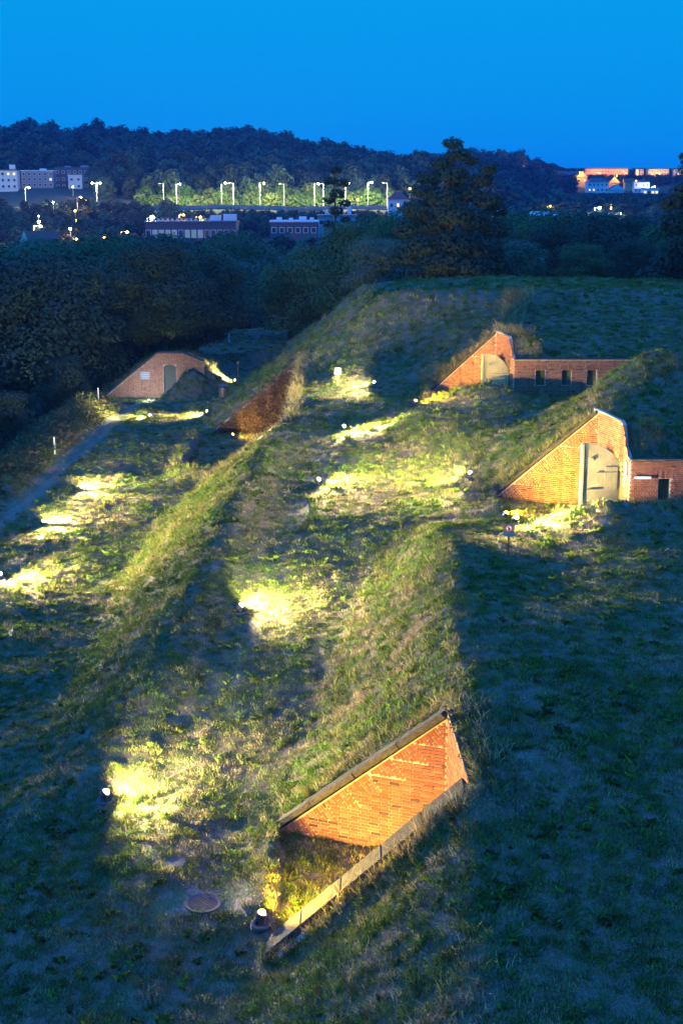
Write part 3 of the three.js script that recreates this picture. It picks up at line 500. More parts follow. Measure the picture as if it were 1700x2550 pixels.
const grassColor = (dry, r) => { const c = dry < 0.5 ? mix3(GREEN, OLIVE, dry * 2) : dry < 0.85 ? mix3(OLIVE, STRAW, (dry - 0.5) / 0.35) : mix3(STRAW, BROWN, (dry - 0.85) / 0.3), k = 0.4 + 1.15 * r(); return c.map((v) => v * k); };
// lines along which tall dry grass grows: [x, d, x, d, width, per metre]
const tall = [[-1.0, 19.82, 2.2, 19.78, 0.12, 11, 1.2], [-1.2, 19.84, 2.2, 19.8, 0.05, 30, 0.75], [1.6, 24.3, 2.5, 23.2, 0.3, 25], [2.5, 23.5, 2.65, 19.8, 0.35, 20], [-1.2, 25.2, 2.0, 24.0, 0.2, 10], [5.4, 45.6, 8.6, 44.15, 0.45, 24], [8.6, 44.2, 9.5, 42.6, 0.4, 40], [9.7, 41.9, 16, 41.9, 0.25, 8], [4.6, 67.5, 7.8, 66.1, 0.6, 30, 1.2], [7.8, 66.3, 10.3, 77, 0.35, 45, 1.7], [7.7, 66.2, 8.9, 63.9, 0.4, 40], [-2.4, 60.5, -2.3, 81.5, 0.28, 14], [-6.9, 65.6, -2.6, 60.0, 0.3, 9], [4.9, 46.2, 5.5, 45.4, 0.3, 14], [-18, 101, -10.5, 101, 0.4, 10]];
{
  const r = rngOf(101), dense = (d) => (d < 26 ? 120 : d < 40 ? 85 : d < 55 ? 48 : d < 75 ? 26 : d < 105 ? 12 : 4);
  for (let d = 12; d < 165; d += 0.5) {
    const half = d * 0.258 * 1.12 + 2.5, rho = dense(d) * 0.5 * 2 * half;
    for (let i = 0; i < rho; i++) {
      const x = (r() * 2 - 1) * half, dd = d + r() * 0.5, pick = r(), q1 = r(), q2 = r();
      if (x < -21 || x > 24 || (dd > 82 && x > 2 && dd > 92) || (dd > 110 && (x > 2 || x < -15))) continue;
      const w = wear(x, dd); if (pick < w * 0.93) continue;
      if (noTufts.some(([a, b, c]) => (x - a) ** 2 + (dd - b) ** 2 < c * c)) continue;
      const b = bank(x, dd), dry = clamp(dryness(x, dd) * 0.9 - 0.18 * b + 0.4 * b * noise(x / 1.6 + 9, dd / 1.6) + (q1 - 0.5) * 0.5, 0, 1.05);
      const patch = fbm(x / 1.1 + 77, dd / 1.1, 3);
      if (b < 0.3 && patch < -0.18 && q2 < 0.4) continue;
      const kind = b > 0.35 ? (q2 < 0.5 ? 'meadow_grass' : q2 < 0.53 ? 'dry_grass' : q2 < 0.56 ? 'weeds' : 'lawn_grass') : patch > 0.28 ? (q2 < 0.3 ? 'meadow_grass' : 'lawn_grass') : q2 < 0.05 ? 'weeds' : q2 < 0.11 ? 'meadow_grass' : 'lawn_grass';
      const far = dd > 75 ? 1.9 : dd > 55 ? 1.5 : dd > 40 ? 1.25 : 1;
      place[kind].push([x, dd, (0.7 + 0.65 * r()) * far * (1 + 0.25 * Math.max(0, patch)), grassColor(kind === 'weeds' ? 0.1 : kind === 'dry_grass' ? Math.max(dry, 0.6) : dry, r)]);
    }
  }
  for (const [x0, d0, x1, d1, wd, per, big = 1] of tall) { const L = Math.hypot(x1 - x0, d1 - d0), n = L * per; for (let i = 0; i < n; i++) { const t = r(), g = (r() + r() - 1) * wd, px = -(d1 - d0) / L, pd = (x1 - x0) / L, x = lerp(x0, x1, t) + px * g * 1.6, d = lerp(d0, d1, t) + pd * g * 1.6; place.dry_grass.push([x, d, (0.7 + 0.8 * r()) * (d > 60 ? 1.5 : 1.05) * big, grassColor(0.55 + 0.5 * r(), r)]); } }
  for (const [lx, ld, n] of [[-1.4, 20.9, 16], [5.3, 41.5, 12], [3.5, 62.4, 24], [-4.95, 25.66, 26], [-2.87, 36.1, 12]]) for (let i = 0; i < n; i++) { const a = -0.9 + 2.5 * r(), q = 0.2 + 0.5 * r(); place.meadow_grass.push([lx + Math.cos(a) * q, ld + Math.sin(a) * q, 0.8 + 0.5 * r(), grassColor(0.3 + 0.5 * r(), r)]); }
  const q = new THREE.Quaternion(), up = new THREE.Vector3(0, 1, 0), m4 = new THREE.Matrix4(), c = new THREE.Color();
  for (const [name, k] of Object.entries(kinds)) {
    const list = place[name], im = new THREE.InstancedMesh(k.geos[0], bladeMat, list.length); im.name = name; im.castShadow = im.receiveShadow = true;
    list.forEach(([x, d, s, col], i) => {
      const n = normalAt(x, d, 0.3).lerp(up, 0.55).normalize(); q.setFromUnitVectors(up, n).multiply(new THREE.Quaternion().setFromAxisAngle(up, r() * 6.283));
      m4.compose(V(x, d, ground(x, d) - 0.012), q, new THREE.Vector3(s, s * (0.8 + 0.4 * r()), s)); im.setMatrixAt(i, m4); im.setColorAt(i, c.setRGB(...col));
    });
    meta(im, k.label, 'grass', null, 'stuff'); scene.add(im);
  }
}

/* ---------------------------------------------------------------- scrub and creepers */
function sprayGeo(n, R, size, seed, flat = 1) {
  const r = rngOf(seed), pos = [], idx = [], a = new THREE.Vector3(), b = new THREE.Vector3(), nn = new THREE.Vector3();
  for (let i = 0; i < n; i++) {
    nn.set(r() - 0.5, r() - 0.5, r() - 0.5).normalize(); const q = R * Math.cbrt(r()); const cx = nn.x * q, cy = nn.y * q * flat, cz = nn.z * q;
    a.set(r() - 0.5, r() - 0.5, r() - 0.5).normalize(); b.set(r() - 0.5, (r() - 0.5) * 0.6, r() - 0.5).cross(a).normalize(); const s = size * (0.6 + 0.8 * r()), k = pos.length / 3;
    pos.push(cx - a.x * s, cy - a.y * s, cz - a.z * s, cx + b.x * s * 0.5, cy + b.y * s * 0.5, cz + b.z * s * 0.5, cx + a.x * s, cy + a.y * s, cz + a.z * s, cx - b.x * s * 0.5, cy - b.y * s * 0.5, cz - b.z * s * 0.5);
    idx.push(k, k + 1, k + 2, k, k + 2, k + 3);
  }
  const g = new THREE.BufferGeometry(); g.setAttribute('position', new THREE.Float32BufferAttribute(pos, 3)); g.setIndex(idx); g.computeVertexNormals(); return g;
}
const leafMat = (r, g, b) => new THREE.MeshPhysicalMaterial({ color: lin(r, g, b), roughness: 0.8, side: THREE.DoubleSide, transmission: 0.3, thickness: 0, specularIntensity: 0.3 });
{
  const r = rngOf(211), im = new THREE.InstancedMesh(sprayGeo(70, 0.55, 0.085, 7, 0.75), leafMat(1, 1, 1), 1500), m4 = new THREE.Matrix4(), c = new THREE.Color(); let n = 0;
  while (n < 1500) { const d = 44 + r() * 56, x = -16.1 - Math.pow(r(), 0.8) * 8 - 0.5 * noise(d / 4, 3), s = 0.7 + 0.8 * r(); if (d > 96 && x > -18.6) continue; m4.compose(V(x, d, ground(x, d) + 0.12 + 0.3 * s * r()), new THREE.Quaternion().setFromEuler(new THREE.Euler(0, r() * 6, 0)), new THREE.Vector3(s, s * 0.8, s)); im.setMatrixAt(n, m4); im.setColorAt(n, c.setRGB(...(r() < 0.55 ? mix3([0.09, 0.075, 0.03], [0.15, 0.12, 0.05], r()) : mix3([0.04, 0.065, 0.018], [0.08, 0.09, 0.025], r())))); n++; }
  im.name = 'scrub'; im.castShadow = im.receiveShadow = true; scene.add(meta(im, 'low brown scrub on the bank left of the footpath', 'scrub', null, 'stuff'));
  const cr = new THREE.InstancedMesh(sprayGeo(60, 0.3, 0.05, 8, 1), leafMat(1, 1, 1), 620); n = 0;
  while (n < 620) { const u = r() * 5.1, v = r() * 4.25; if (v > u * 0.84 + 0.15) continue; m4.compose(V(-7.9 + u, 82.0 - r() * 0.2, -1.75 + v), new THREE.Quaternion().setFromEuler(new THREE.Euler(r() * 6, r() * 6, 0)), new THREE.Vector3(1, 1, 0.7)); cr.setMatrixAt(n, m4); cr.setColorAt(n, c.setRGB(...mix3([0.09, 0.055, 0.035], [0.17, 0.11, 0.07], r()))); n++; }
  cr.name = 'dry_creeper'; cr.castShadow = cr.receiveShadow = true; scene.add(meta(cr, 'dry brown creeper covering the recess wall', 'creeper', null, 'stuff'));
}

/* ---------------------------------------------------------------- trees */
// clumps: [x, y, z, radius]; leaves scattered in every clump; limbs run from the trunk to the clumps
function crownGeo(clumps, per, size, seed) {
  const r = rngOf(seed), pos = [], nor = [], idx = [], a = new THREE.Vector3(), b = new THREE.Vector3(), nn = new THREE.Vector3();
  for (const [x, y, z, R] of clumps) for (let i = 0; i < per * R * R; i++) {
    nn.set(r() - 0.5, r() - 0.5, r() - 0.5).normalize(); const q = R * (0.35 + 0.65 * Math.sqrt(r())), cx = x + nn.x * q * 1.15, cy = y + nn.y * q * 0.62, cz = z + nn.z * q * 1.15;
    nn.y += 0.5; nn.x += (r() - 0.5) * 1.2; nn.z += (r() - 0.5) * 1.2; nn.normalize(); a.set(r() - 0.5, r() - 0.5, r() - 0.5).cross(nn).normalize(); b.crossVectors(nn, a); const s = size * (0.55 + 0.9 * r()), k = pos.length / 3;
    for (const [p, w] of [[-1, 0], [0, 0.55], [1, 0], [0, -0.55]]) { pos.push(cx + (a.x * p + b.x * w) * s, cy + (a.y * p + b.y * w) * s, cz + (a.z * p + b.z * w) * s); nor.push(nn.x, nn.y, nn.z); }
    idx.push(k, k + 2, k + 1, k, k + 3, k + 2);
  }
  const g = new THREE.BufferGeometry(); g.setAttribute('position', new THREE.Float32BufferAttribute(pos, 3)); g.setAttribute('normal', new THREE.Float32BufferAttribute(nor, 3)); g.setIndex(idx); return g;
}
function limb(a, b, r0, r1, sides = 7) { const v = b.clone().sub(a), g = new THREE.CylinderGeometry(r1, r0, v.length(), sides, 1, true); g.translate(0, v.length() / 2, 0); g.applyQuaternion(new THREE.Quaternion().setFromUnitVectors(new THREE.Vector3(0, 1, 0), v.normalize())); g.translate(a.x, a.y, a.z); return g; }
function trunkGeo(h, r0, clumps, seed) {
  const r = rngOf(seed), gs = [], spine = []; for (let i = 0; i <= 5; i++) spine.push(new THREE.Vector3(i ? (r() - 0.5) * 0.05 * h : 0, h * i / 5 - (i ? 0 : 0.6), i ? (r() - 0.5) * 0.05 * h : 0));
  for (let i = 0; i < 5; i++) gs.push(limb(spine[i], spine[i + 1], r0 * (1 - i * 0.17) * (i ? 1 : 1.25), r0 * (1 - (i + 1) * 0.17), 9));
  for (const [x, y, z] of clumps) { const t = clamp((y - 0.12 * h) / h * 0.8, 0.2, 0.98) * 5, i = Math.min(4, Math.floor(t)), from = spine[i].clone().lerp(spine[i + 1], t - i); gs.push(limb(from, new THREE.Vector3(x, y, z), r0 * 0.28, r0 * 0.07, 5)); }
  return mergeGeometries(gs);
}
function roundTree(h, rad, low, n, seed) { // clumps of a broad crown from height low to h
  const r = rngOf(seed), out = [];
  for (let i = 0; i < n; i++) { const t = (i + 0.5) / n, y = lerp(low, h, t), env = rad * Math.pow(Math.sin(Math.PI * clamp(0.12 + 0.8 * t, 0, 1)), 0.7), a = i * 2.4 + r(), q = env * (0.35 + 0.6 * r()); out.push([Math.cos(a) * q, y - 0.05 * h * r(), Math.sin(a) * q, rad * (0.3 + 0.22 * r())]); }
  return out;
}
const leaves = { deep: leafMat(0.025, 0.055, 0.03), dark: leafMat(0.03, 0.058, 0.028), mid: leafMat(0.06, 0.12, 0.035), pale: leafMat(0.1, 0.15, 0.085) };
const protos = [[11, 4.2, 3.2, 34, 1], [9, 4.6, 2.4, 34, 2], [12.5, 3.8, 3.6, 36, 3], [7.5, 3.6, 1.4, 30, 4], [10, 5.2, 2.6, 38, 5]].map(([h, rad, low, n, s]) => { const c = roundTree(h, rad, low, n, s); return { h, crown: crownGeo(c, 210, 0.125, s + 50), trunk: trunkGeo(h * 0.8, 0.24, c, s + 90) }; });
function tree(name, label, x, d, p, s, m, turn, group, sy = 1) {
  const t = thing(name, label, 'tree', x, d, ground(x, d, false) - 0.1, turn, group); t.scale.set(s, s * sy, s);
  part(t, 'trunk', protos[p].trunk, M.bark); part(t, 'crown', protos[p].crown, leaves[m]); return t;
}
// trees one can pick out
tree('lawn_tree', 'leafy tree with thick trunk at the right end of the far lawn', -2.5, 138, 1, 0.95, 'mid', 0.4);
tree('lawn_tree', 'leafy tree on slender stems left of the thick trunk on the far lawn', -5.2, 135.5, 3, 1.05, 'mid', 1.9);
tree('hillside_tree', 'broad dark tree whose crown hangs over the small far brick front', -15, 109, 4, 0.86, 'dark', 2.2);
tree('hillside_tree', 'broad dark tree at the left of the far lawn', -12.8, 117, 1, 1.0, 'dark', 4.2);
tree('hillside_tree', 'pale green bushy tree right of the far lawn above the mound flank', 1.5, 125, 4, 1.0, 'mid', 0.9);
{ // the tall ragged tree behind the great mound
  const c = [[0.1, 14.0, 0, 0.75], [0.5, 13.2, 0.3, 0.9], [-0.7, 12.6, 0, 0.8], [1.5, 12.8, 0, 0.55], [2.7, 12.2, 0.2, 0.7], [2.3, 11.4, -0.4, 0.9], [0.2, 11.8, 0.4, 1.1], [-1.6, 11.6, -0.2, 0.9], [-2.0, 10.7, 0.5, 1.0], [0.9, 10.6, -0.5, 1.3], [-0.6, 10.2, 0.6, 1.3], [2.7, 10.0, 0.3, 1.1], [3.4, 9.3, -0.2, 0.9], [-2.6, 9.3, 0.1, 1.2], [0.2, 9.0, 0.8, 1.5], [1.8, 8.6, 0.6, 1.4], [-1.3, 8.3, -0.6, 1.5], [3.3, 8.0, 0.4, 1.2], [-3.2, 7.9, 0.2, 1.1], [-2.2, 6.8, 0.8, 1.5], [0.6, 7.0, 0.9, 1.6], [2.6, 6.6, 0.8, 1.5], [-3.4, 6.0, 0, 1.3], [-0.8, 5.6, 1.0, 1.6], [1.8, 5.2, 1.2, 1.5], [3.6, 5.4, 0.4, 1.2], [-2.4, 4.6, 0.6, 1.4], [0.4, 4.0, 1.2, 1.4], [2.8, 3.8, 1.0, 1.2], [4.4, 4.4, 0.2, 1.2], [-3.6, 3.8, 0.2, 1.2]];
  const t = thing('tall_tree', 'tall ragged tree standing above all others behind the great mound', 'tree', 8.0, 100, 2.4); part(t, 'trunk', trunkGeo(13, 0.32, c, 301), M.bark); part(t, 'crown', crownGeo(c, 420, 0.14, 302), leaves.deep);
  const k = [[0, 13.6, 0, 0.6], [-0.5, 12.6, 0.1, 0.7], [0.6, 12.4, 0, 0.7], [0.1, 11.4, 0.2, 0.8], [-0.8, 10.8, 0, 0.6], [0.8, 10.5, 0.1, 0.6], [0, 9.8, 0, 0.7], [0.9, 9.0, 0, 0.5], [-0.7, 8.6, 0.1, 0.6], [0.2, 7.6, 0, 0.7]];
  const s = thing('slender_tree', 'slender tree with a small crown left of the tall ragged one', 'tree', -0.5, 130, 1.4); part(s, 'trunk', trunkGeo(13.4, 0.17, k, 303), M.bark); part(s, 'crown', crownGeo(k, 480, 0.13, 304), leaves.deep);
  const e = [...c].map(([x, y, z, q]) => [x * 1.1, y * 0.98, z, q]), u = thing('edge_tree', 'dark tree cut by the right edge of the photo behind the mound', 'tree', 25.2, 88, 3.2, 2.6); part(u, 'trunk', trunkGeo(12.5, 0.3, e, 305), M.bark); part(u, 'crown', crownGeo(e, 420, 0.15, 306), leaves.deep);
}
{ // the dark wood round the fort
  const r = rngOf(401), spots = [];
  const tryAt = (x, d, gap) => { if (spots.every(([a, b]) => Math.hypot(a - x, (b - d) * 0.7) > gap)) spots.push([x, d]); };
  for (let i = 0; i < 5000 && spots.length < 138; i++) {
    const d = 92 + r() * 118, half = d * 0.258 * 1.12 + 7, x = (r() * 2 - 1) * half;
    const lawn = d < 166 && x > -13.2 - (d > 120 ? 1.5 : 0) && x < -0.5, mound = x > -1 && d < 106 - (x > 14 ? 6 : 0), lowLeft = x < -0.5 && (x > -20 && d < 107), gapv = d > 150 && x > -8 && x < 0;
    if (lawn || mound || lowLeft || gapv) continue;
    tryAt(x, d, 3.6);
  }
  for (const [x, d] of [[-21, 79], [-24, 86], [-23, 93], [-27, 98], [-20.8, 98.5], [-22, 70], [-25, 76]]) spots.push([x, d]);
  for (const [x, d] of spots) {
    const nearLeft = x < -17 && d < 102, p = nearLeft ? 3 : Math.floor(r() * 5), base = ground(x, d, false), want = nearLeft ? 3.4 + r() * 1.5 : d > 150 ? (x < -14 ? 5.0 : 6.8) - base + r() * 2 : x > 2 ? 9.6 - base + (r() - 0.4) * 2.2 : 6.6 - base + (r() - 0.5) * 4;
    const s = clamp(want / protos[p].h, 0.4, 1.75), label = nearLeft ? 'low dark tree on the slope left of the scrub bank' : x > 2 ? 'dark broadleaf tree in the wood behind the great mound' : 'dark broadleaf tree in the wood left of the far lawn';
    tree('wood_tree', label, x, d, p, s, r() < (x < -13 && d < 128 ? 1 : 0.45) ? 'dark' : r() < 0.6 ? 'mid' : 'pale', r() * 6.28, nearLeft ? 'low trees on the left slope' : x > 2 ? 'wood behind the great mound' : 'wood left of the far lawn');
  }
}

/* ---------------------------------------------------------------- the town across the valley */
{ // road along the far slope, with kerb and parapet
  const road = (name, d0, d1, up, m, x0, x1) => { const pos = [], idx = []; let n = 0; for (let x = x0; x <= x1; x += 4, n++) { pos.push(x, Math.max(far(x, d0), far(x, d1)) + up, -d0, x, Math.max(far(x, d0), far(x, d1)) + up, -d1); if (n) { const k = (n - 1) * 2; idx.push(k, k + 2, k + 1, k + 1, k + 2, k + 3); } } const g = new THREE.BufferGeometry(); g.setAttribute('position', new THREE.Float32BufferAttribute(pos, 3)); g.setIndex(idx); g.computeVertexNormals(); const o = new THREE.Mesh(g, m); o.name = name; o.userData.kind = 'structure'; o.castShadow = o.receiveShadow = true; scene.add(o); };
  road('road', 542, 556, 0.5, M.asphalt, -190, 60);
  const w = thing('road_parapet', 'long pale parapet wall below the lit road across the valley', 'wall', -60, 540, 6.2);
  for (let x = -110; x < 26; x += 8) part(w, 'panel', new THREE.BoxGeometry(7.9, 1.5, 0.4), M.concrete, [x + 60 + 4, far(x + 4, 541) - 6.2 + 0.7, 0]);
}
const headGeo = new RoundedBoxGeometry(0.9, 0.2, 0.4, 1, 0.05), glowLamp = new THREE.MeshStandardMaterial({ color: 0x111111, emissive: lin(1, 0.86, 0.5), emissiveIntensity: 60 }), glowOrange = new THREE.MeshStandardMaterial({ color: 0x111111, emissive: lin(1, 0.42, 0.05), emissiveIntensity: 40 }), glowWhite = new THREE.MeshStandardMaterial({ color: 0x111111, emissive: lin(0.8, 0.9, 1), emissiveIntensity: 60 });
function streetLamp(x, d, y, h, o) { // y: foot
  const t = thing('street_lamp', o.label, 'street lamp', x, d, y, 0, o.group);
  part(t, 'mast', new THREE.CylinderGeometry(0.09, 0.17, h, 8), M.mast, [0, h / 2, 0]);
  for (const s of o.heads ?? [1]) {
    part(t, 'arm', new THREE.CylinderGeometry(0.05, 0.06, 1.5, 6), M.mast, [s * 0.75, h + 0.05, 0], [0, 0, Math.PI / 2]);
    const hd = part(t, 'lamp_head', headGeo, M.mast, [s * 1.6, h + 0.05, 0]);
    if (o.lit !== false) { part(hd, 'lens', new THREE.SphereGeometry(o.size ?? 0.34, 10, 6), o.glow ?? glowLamp, [0, -0.1, 0.12]); const L = new THREE.PointLight(lin(...(o.color ?? [1, 0.92, 0.5])), (o.power ?? 1700) * 1.4); L.name = 'street_lamp'; L.position.set(s * 1.6, h - 0.75, 0.12); L.castShadow = true; L.shadow.radius = 8; t.add(L); }
  }
  return t;
}
const row = [[-127.8, [1], 1, 900], [-99, [-1, 1], 1, 1500], [-72.8, [-1], 0], [-66.8, [1], 1, 2600], [-48.5, [1], 1, 2200], [-44.2, [-1], 0], [-33, [1], 1, 2400], [-23.5, [-1], 0], [-11, [1], 1, 2000], [-7.4, [-1], 0], [1.5, [1], 1, 2200], [10.7, [1], 1, 2600], [18.7, [-1], 0]];
const ord = ['first', 'second', 'third', 'fourth', 'fifth', 'sixth', 'seventh', 'eighth', 'ninth', 'tenth', 'eleventh', 'twelfth', 'thirteenth'];
row.forEach(([x, heads, lit, power], i) => streetLamp(x, 552 + (lit ? 0 : 6), far(x, 552), x < -120 ? 8.4 : 10, { heads, lit: !!lit, power, group: 'lamps of the road across the valley', label: `${lit ? 'glowing' : 'pale unlit'} tall street lamp, ${ord[i]} from the left along the far road` }));
const orange = [1, 0.45, 0.06];
for (const [x, d, y, p, label] of [[-54.4, 455, 5.4, 900, 'orange lamp just behind the long flat roofed building'], [-49.5, 462, 4.6, 300, 'smaller orange lamp behind the right half of the long flat roofed building'], [-59.3, 330, 2.0, 260, 'orange lamp low among dark trees, brighter of the left pair'], [-55.5, 341, 3.1, 220, 'orange lamp among dark trees just left of the long building'], [-64.5, 322, 2.0, 160, 'small orange lamp below the purple roof'], [-73, 322, 5.0, 2200, 'orange lamp over the glowing yellow foliage beside the purple roof'], [-97, 500, 11, 700, 'orange lamp left of the double headed street lamp'], [94, 900, 24.5, 1200, 'orange lamp on the far ridge right of the tall tree'], [121.5, 900, 25.6, 1500, 'orange lamp on the ridge left of the houses'], [146, 848, 24.5, 330, 'orange lamp over the leftmost glowing gable on the ridge'], [168.5, 846, 22.6, 300, 'orange lamp over the middle glowing gable on the ridge'], [178, 834, 19.4, 320, 'orange lamp before the tall glowing house on the ridge'], [177, 948, 25.5, 900, 'orange lamp before the left half of the long pink apartment row'], [195, 948, 25.5, 900, 'orange lamp before the right half of the long pink apartment row'], [216, 938, 25, 900, 'orange lamp before the long cream block on the skyline']])
  streetLamp(x, d, y - 4.5, 4.5, { glow: glowOrange, color: orange, power: p, size: 0.3, label, group: 'orange lamps of the town' });
for (const [x, d, y, p, s, label] of [[-60.6, 424, 5.0, 900, 0.75, 'dazzling white lamp at the left corner of the long flat roofed building'], [83, 446, 7.8, 500, 0.42, 'white lamp low on the wooded slope at the right, brighter one'], [88, 436, 5.9, 200, 0.3, 'white lamp low on the wooded slope, right of the brighter one'], [100, 420, 2.9, 60, 0.2, 'faint white lamp on the lower slope near the right tree'], [187, 823, 15.8, 700, 0.3, 'white lamp by the lit shop on the ridge'], [-0.5, 335, 2.2, 60, 0.3, 'small pale lamp below the slender tree']])
  streetLamp(x, d, y - 4.5, 4.5, { glow: glowWhite, color: [0.85, 0.93, 1], power: p, size: s, label, group: 'white lamps of the town' });

const paint = { white: mat(0.62, 0.64, 0.66, 0.85), cream: mat(0.55, 0.48, 0.36, 0.85), grey: mat(0.25, 0.27, 0.30, 0.85), slate: mat(0.07, 0.08, 0.10, 0.8), red: mat(0.28, 0.07, 0.045, 0.85), pink: mat(0.42, 0.22, 0.18, 0.85), ochre: mat(0.5, 0.33, 0.14, 0.85), brick: mat(0.3, 0.12, 0.07, 0.9), dark: mat(0.03, 0.035, 0.045, 0.4), roofing: mat(0.16, 0.17, 0.18, 0.9) };
const litWin = new THREE.MeshStandardMaterial({ color: 0x111111, emissive: lin(1, 0.75, 0.4), emissiveIntensity: 1.6 }), coldWin = new THREE.MeshStandardMaterial({ color: 0x111111, emissive: lin(0.45, 0.72, 1), emissiveIntensity: 0.3 });
// w wide, p deep, walls from y0 to y1; roof: 'flat', 'hip', 'gable' (ridge across), 'front' (gable to the viewer); win: [columns, rows, width, height, lit columns]
function building(o) {
  const t = thing(o.name ?? 'house', o.label, o.cat ?? 'house', o.x, o.d, o.y0 - 3, o.turn ?? 0, o.group), H = o.y1 - o.y0 + 3, w = o.w, p = o.p ?? o.w * 0.7;
  const body = part(t, 'wall', new THREE.BoxGeometry(w, H, p), paint[o.wall], [0, H / 2, 0]);
  if (o.roof === 'flat') { part(t, 'roof', new THREE.BoxGeometry(w + 0.5, 0.45, p + 0.5), paint[o.tile], [0, H + 0.225, 0]); for (const [x, bw, bh, z] of o.units ?? []) part(t, 'roof_unit', new RoundedBoxGeometry(bw, bh, bw * 0.8, 1, 0.05), paint[o.unit ?? 'white'], [x, H + 0.45 + bh / 2, z ?? 0]); }
  else {
    const rh = o.rh ?? w * 0.35, front = o.roof === 'front', span = (front ? w : p) + 0.8, len = (front ? p : w) + 0.8, inset = o.roof === 'hip' ? span * 0.45 : 0;
    const P = [[-span / 2, 0, len / 2], [span / 2, 0, len / 2], [-span / 2, 0, -len / 2], [span / 2, 0, -len / 2], [0, rh, len / 2 - inset], [0, rh, -len / 2 + inset]], F = [[0, 1, 4], [3, 2, 5], [1, 3, 5], [1, 5, 4], [2, 0, 4], [2, 4, 5], [0, 2, 3], [0, 3, 1]];
    const make = (faces) => { const g = new THREE.BufferGeometry(); g.setAttribute('position', new THREE.Float32BufferAttribute(faces.flat().flatMap((k) => P[k]), 3)); g.computeVertexNormals(); if (!front) g.rotateY(Math.PI / 2); g.translate(0, H, 0); return g; };
    const rf = part(t, 'roof', make(o.roof === 'hip' ? F : F.slice(2)), paint[o.tile]); if (o.roof !== 'hip') part(t, 'gable_wall', make(F.slice(0, 2)), paint[o.wall]);
    if (w > 5) part(rf, 'chimney', new THREE.BoxGeometry(0.7, 1.4, 0.7), paint.brick, [w * 0.2, H + rh * 0.85, -0.6]);
  }
  const [nc, nr, ww, wh, lit = []] = o.win ?? [0, 0, 1, 1];
  for (let r = 0; r < nr; r++) for (let c = 0; c < nc; c++) { const x = -w / 2 + (c + 0.5) * w / nc, y = H - (r + 0.55) * ((H - 3) / nr), m = lit.includes(r * nc + c) ? (o.cold ? coldWin : litWin) : paint.dark; const f = part(t, 'window', new THREE.BoxGeometry(ww + 0.3, wh + 0.3, 0.12), paint.white, [x, y, p / 2 + 0.05]); part(f, 'pane', new THREE.BoxGeometry(ww, wh, 0.06), m, [0, 0, 0.06]); }
  return t;
}
{ // scattered small lights of the town
  const r = rngOf(611);
  [[-118, 600, 15], [-105, 560, 9.5], [-92, 470, 6.5], [-84, 430, 3.8], [-98, 440, 5.2], [-76, 380, 2.8], [-88, 395, 4.4], [-70, 350, 3.6], [-110, 520, 9], [6, 500, 10], [26, 520, 14], [34, 560, 15], [75, 860, 26], [88, 880, 27], [101, 890, 25], [110, 880, 21], [98, 870, 19], [72, 470, 8], [95, 480, 7], [112, 470, 6.4], [118, 500, 7.2]].forEach(([x, d, y], i) => {
    const warm = r() < 0.6, t = thing('distant_lamp', `small ${warm ? 'warm' : 'white'} light among dark trees in the ${x < 0 ? 'left' : x < 40 ? 'middle' : 'right'} part of the far town`, 'lamp', x, d, y - 4, 0, 'scattered town lights');
    part(t, 'mast', new THREE.CylinderGeometry(0.06, 0.09, 4, 6), M.mast, [0, 2, 0]); part(t, 'lamp_globe', new THREE.SphereGeometry(0.22 + 0.16 * r(), 10, 6), warm ? glowOrange : glowWhite, [0, 4, 0]);
    const L = new THREE.PointLight(warm ? lin(...orange) : lin(0.85, 0.93, 1), 60 + 160 * r()); L.name = 'distant_lamp'; L.position.set(0, 4.5, 0.5); L.castShadow = true; t.add(L);
  });
}
building({ name: 'industrial_hall', cat: 'building', label: 'long flat roofed building with window band and roof fans in the valley', x: -46.5, d: 424, w: 28, p: 12, y0: -2.5, y1: 3.6, wall: 'slate', tile: 'slate', roof: 'flat', unit: 'white', units: [...Array.from({ length: 13 }, (_, i) => [-11.5 + i * 1.45, 0.55, 0.8, 4.5]), [7, 3.2, 1.6, -3], [11.5, 4, 2.0, -3]], win: [14, 1, 1.3, 2.2, [1, 2, 3, 4, 6, 7, 8]], cold: true });
building({ name: 'low_block', cat: 'building', label: 'low flat building with white roof units right of the long one', x: -14, d: 404, w: 14, p: 10, y0: 0, y1: 4.2, wall: 'slate', tile: 'white', roof: 'flat', units: [[-4.5, 1.6, 0.9], [-1, 1.2, 0.7], [2.5, 2.2, 1.1], [5.2, 1.2, 0.8]], win: [6, 1, 1.2, 1.4, []] });
building({ name: 'low_block', cat: 'building', label: 'pale low block with small roof boxes beside the slender tree', x: -1.5, d: 430, w: 12, p: 9, y0: 2, y1: 5.4, wall: 'grey', tile: 'roofing', roof: 'flat', units: [[-3, 1.4, 1.2], [1, 1, 2.2], [4, 1.2, 2.6]], win: [5, 1, 1.2, 1.3, []] });
building({ name: 'low_block', cat: 'building', label: 'small pale block just right of the slender tree trunk', x: 2.8, d: 352, w: 6.5, p: 5, y0: -1, y1: 3.4, wall: 'white', tile: 'slate', roof: 'flat', units: [[-1, 0.9, 0.8], [1.4, 0.7, 1.0]], win: [3, 1, 1, 1.2, []] });
building({ label: 'white house with red hipped roof left of the tall tree', x: 19.9, d: 482, w: 7, p: 6, y0: 6.5, y1: 10.4, wall: 'white', tile: 'red', roof: 'hip', rh: 2.6, win: [3, 1, 0.8, 1.2, [1]] });
building({ label: 'small white gabled house right of the tall tree', x: 49.2, d: 430, w: 4.2, p: 5, y0: 3, y1: 6.4, wall: 'white', tile: 'slate', roof: 'front', rh: 2, win: [2, 1, 0.7, 1, []] });
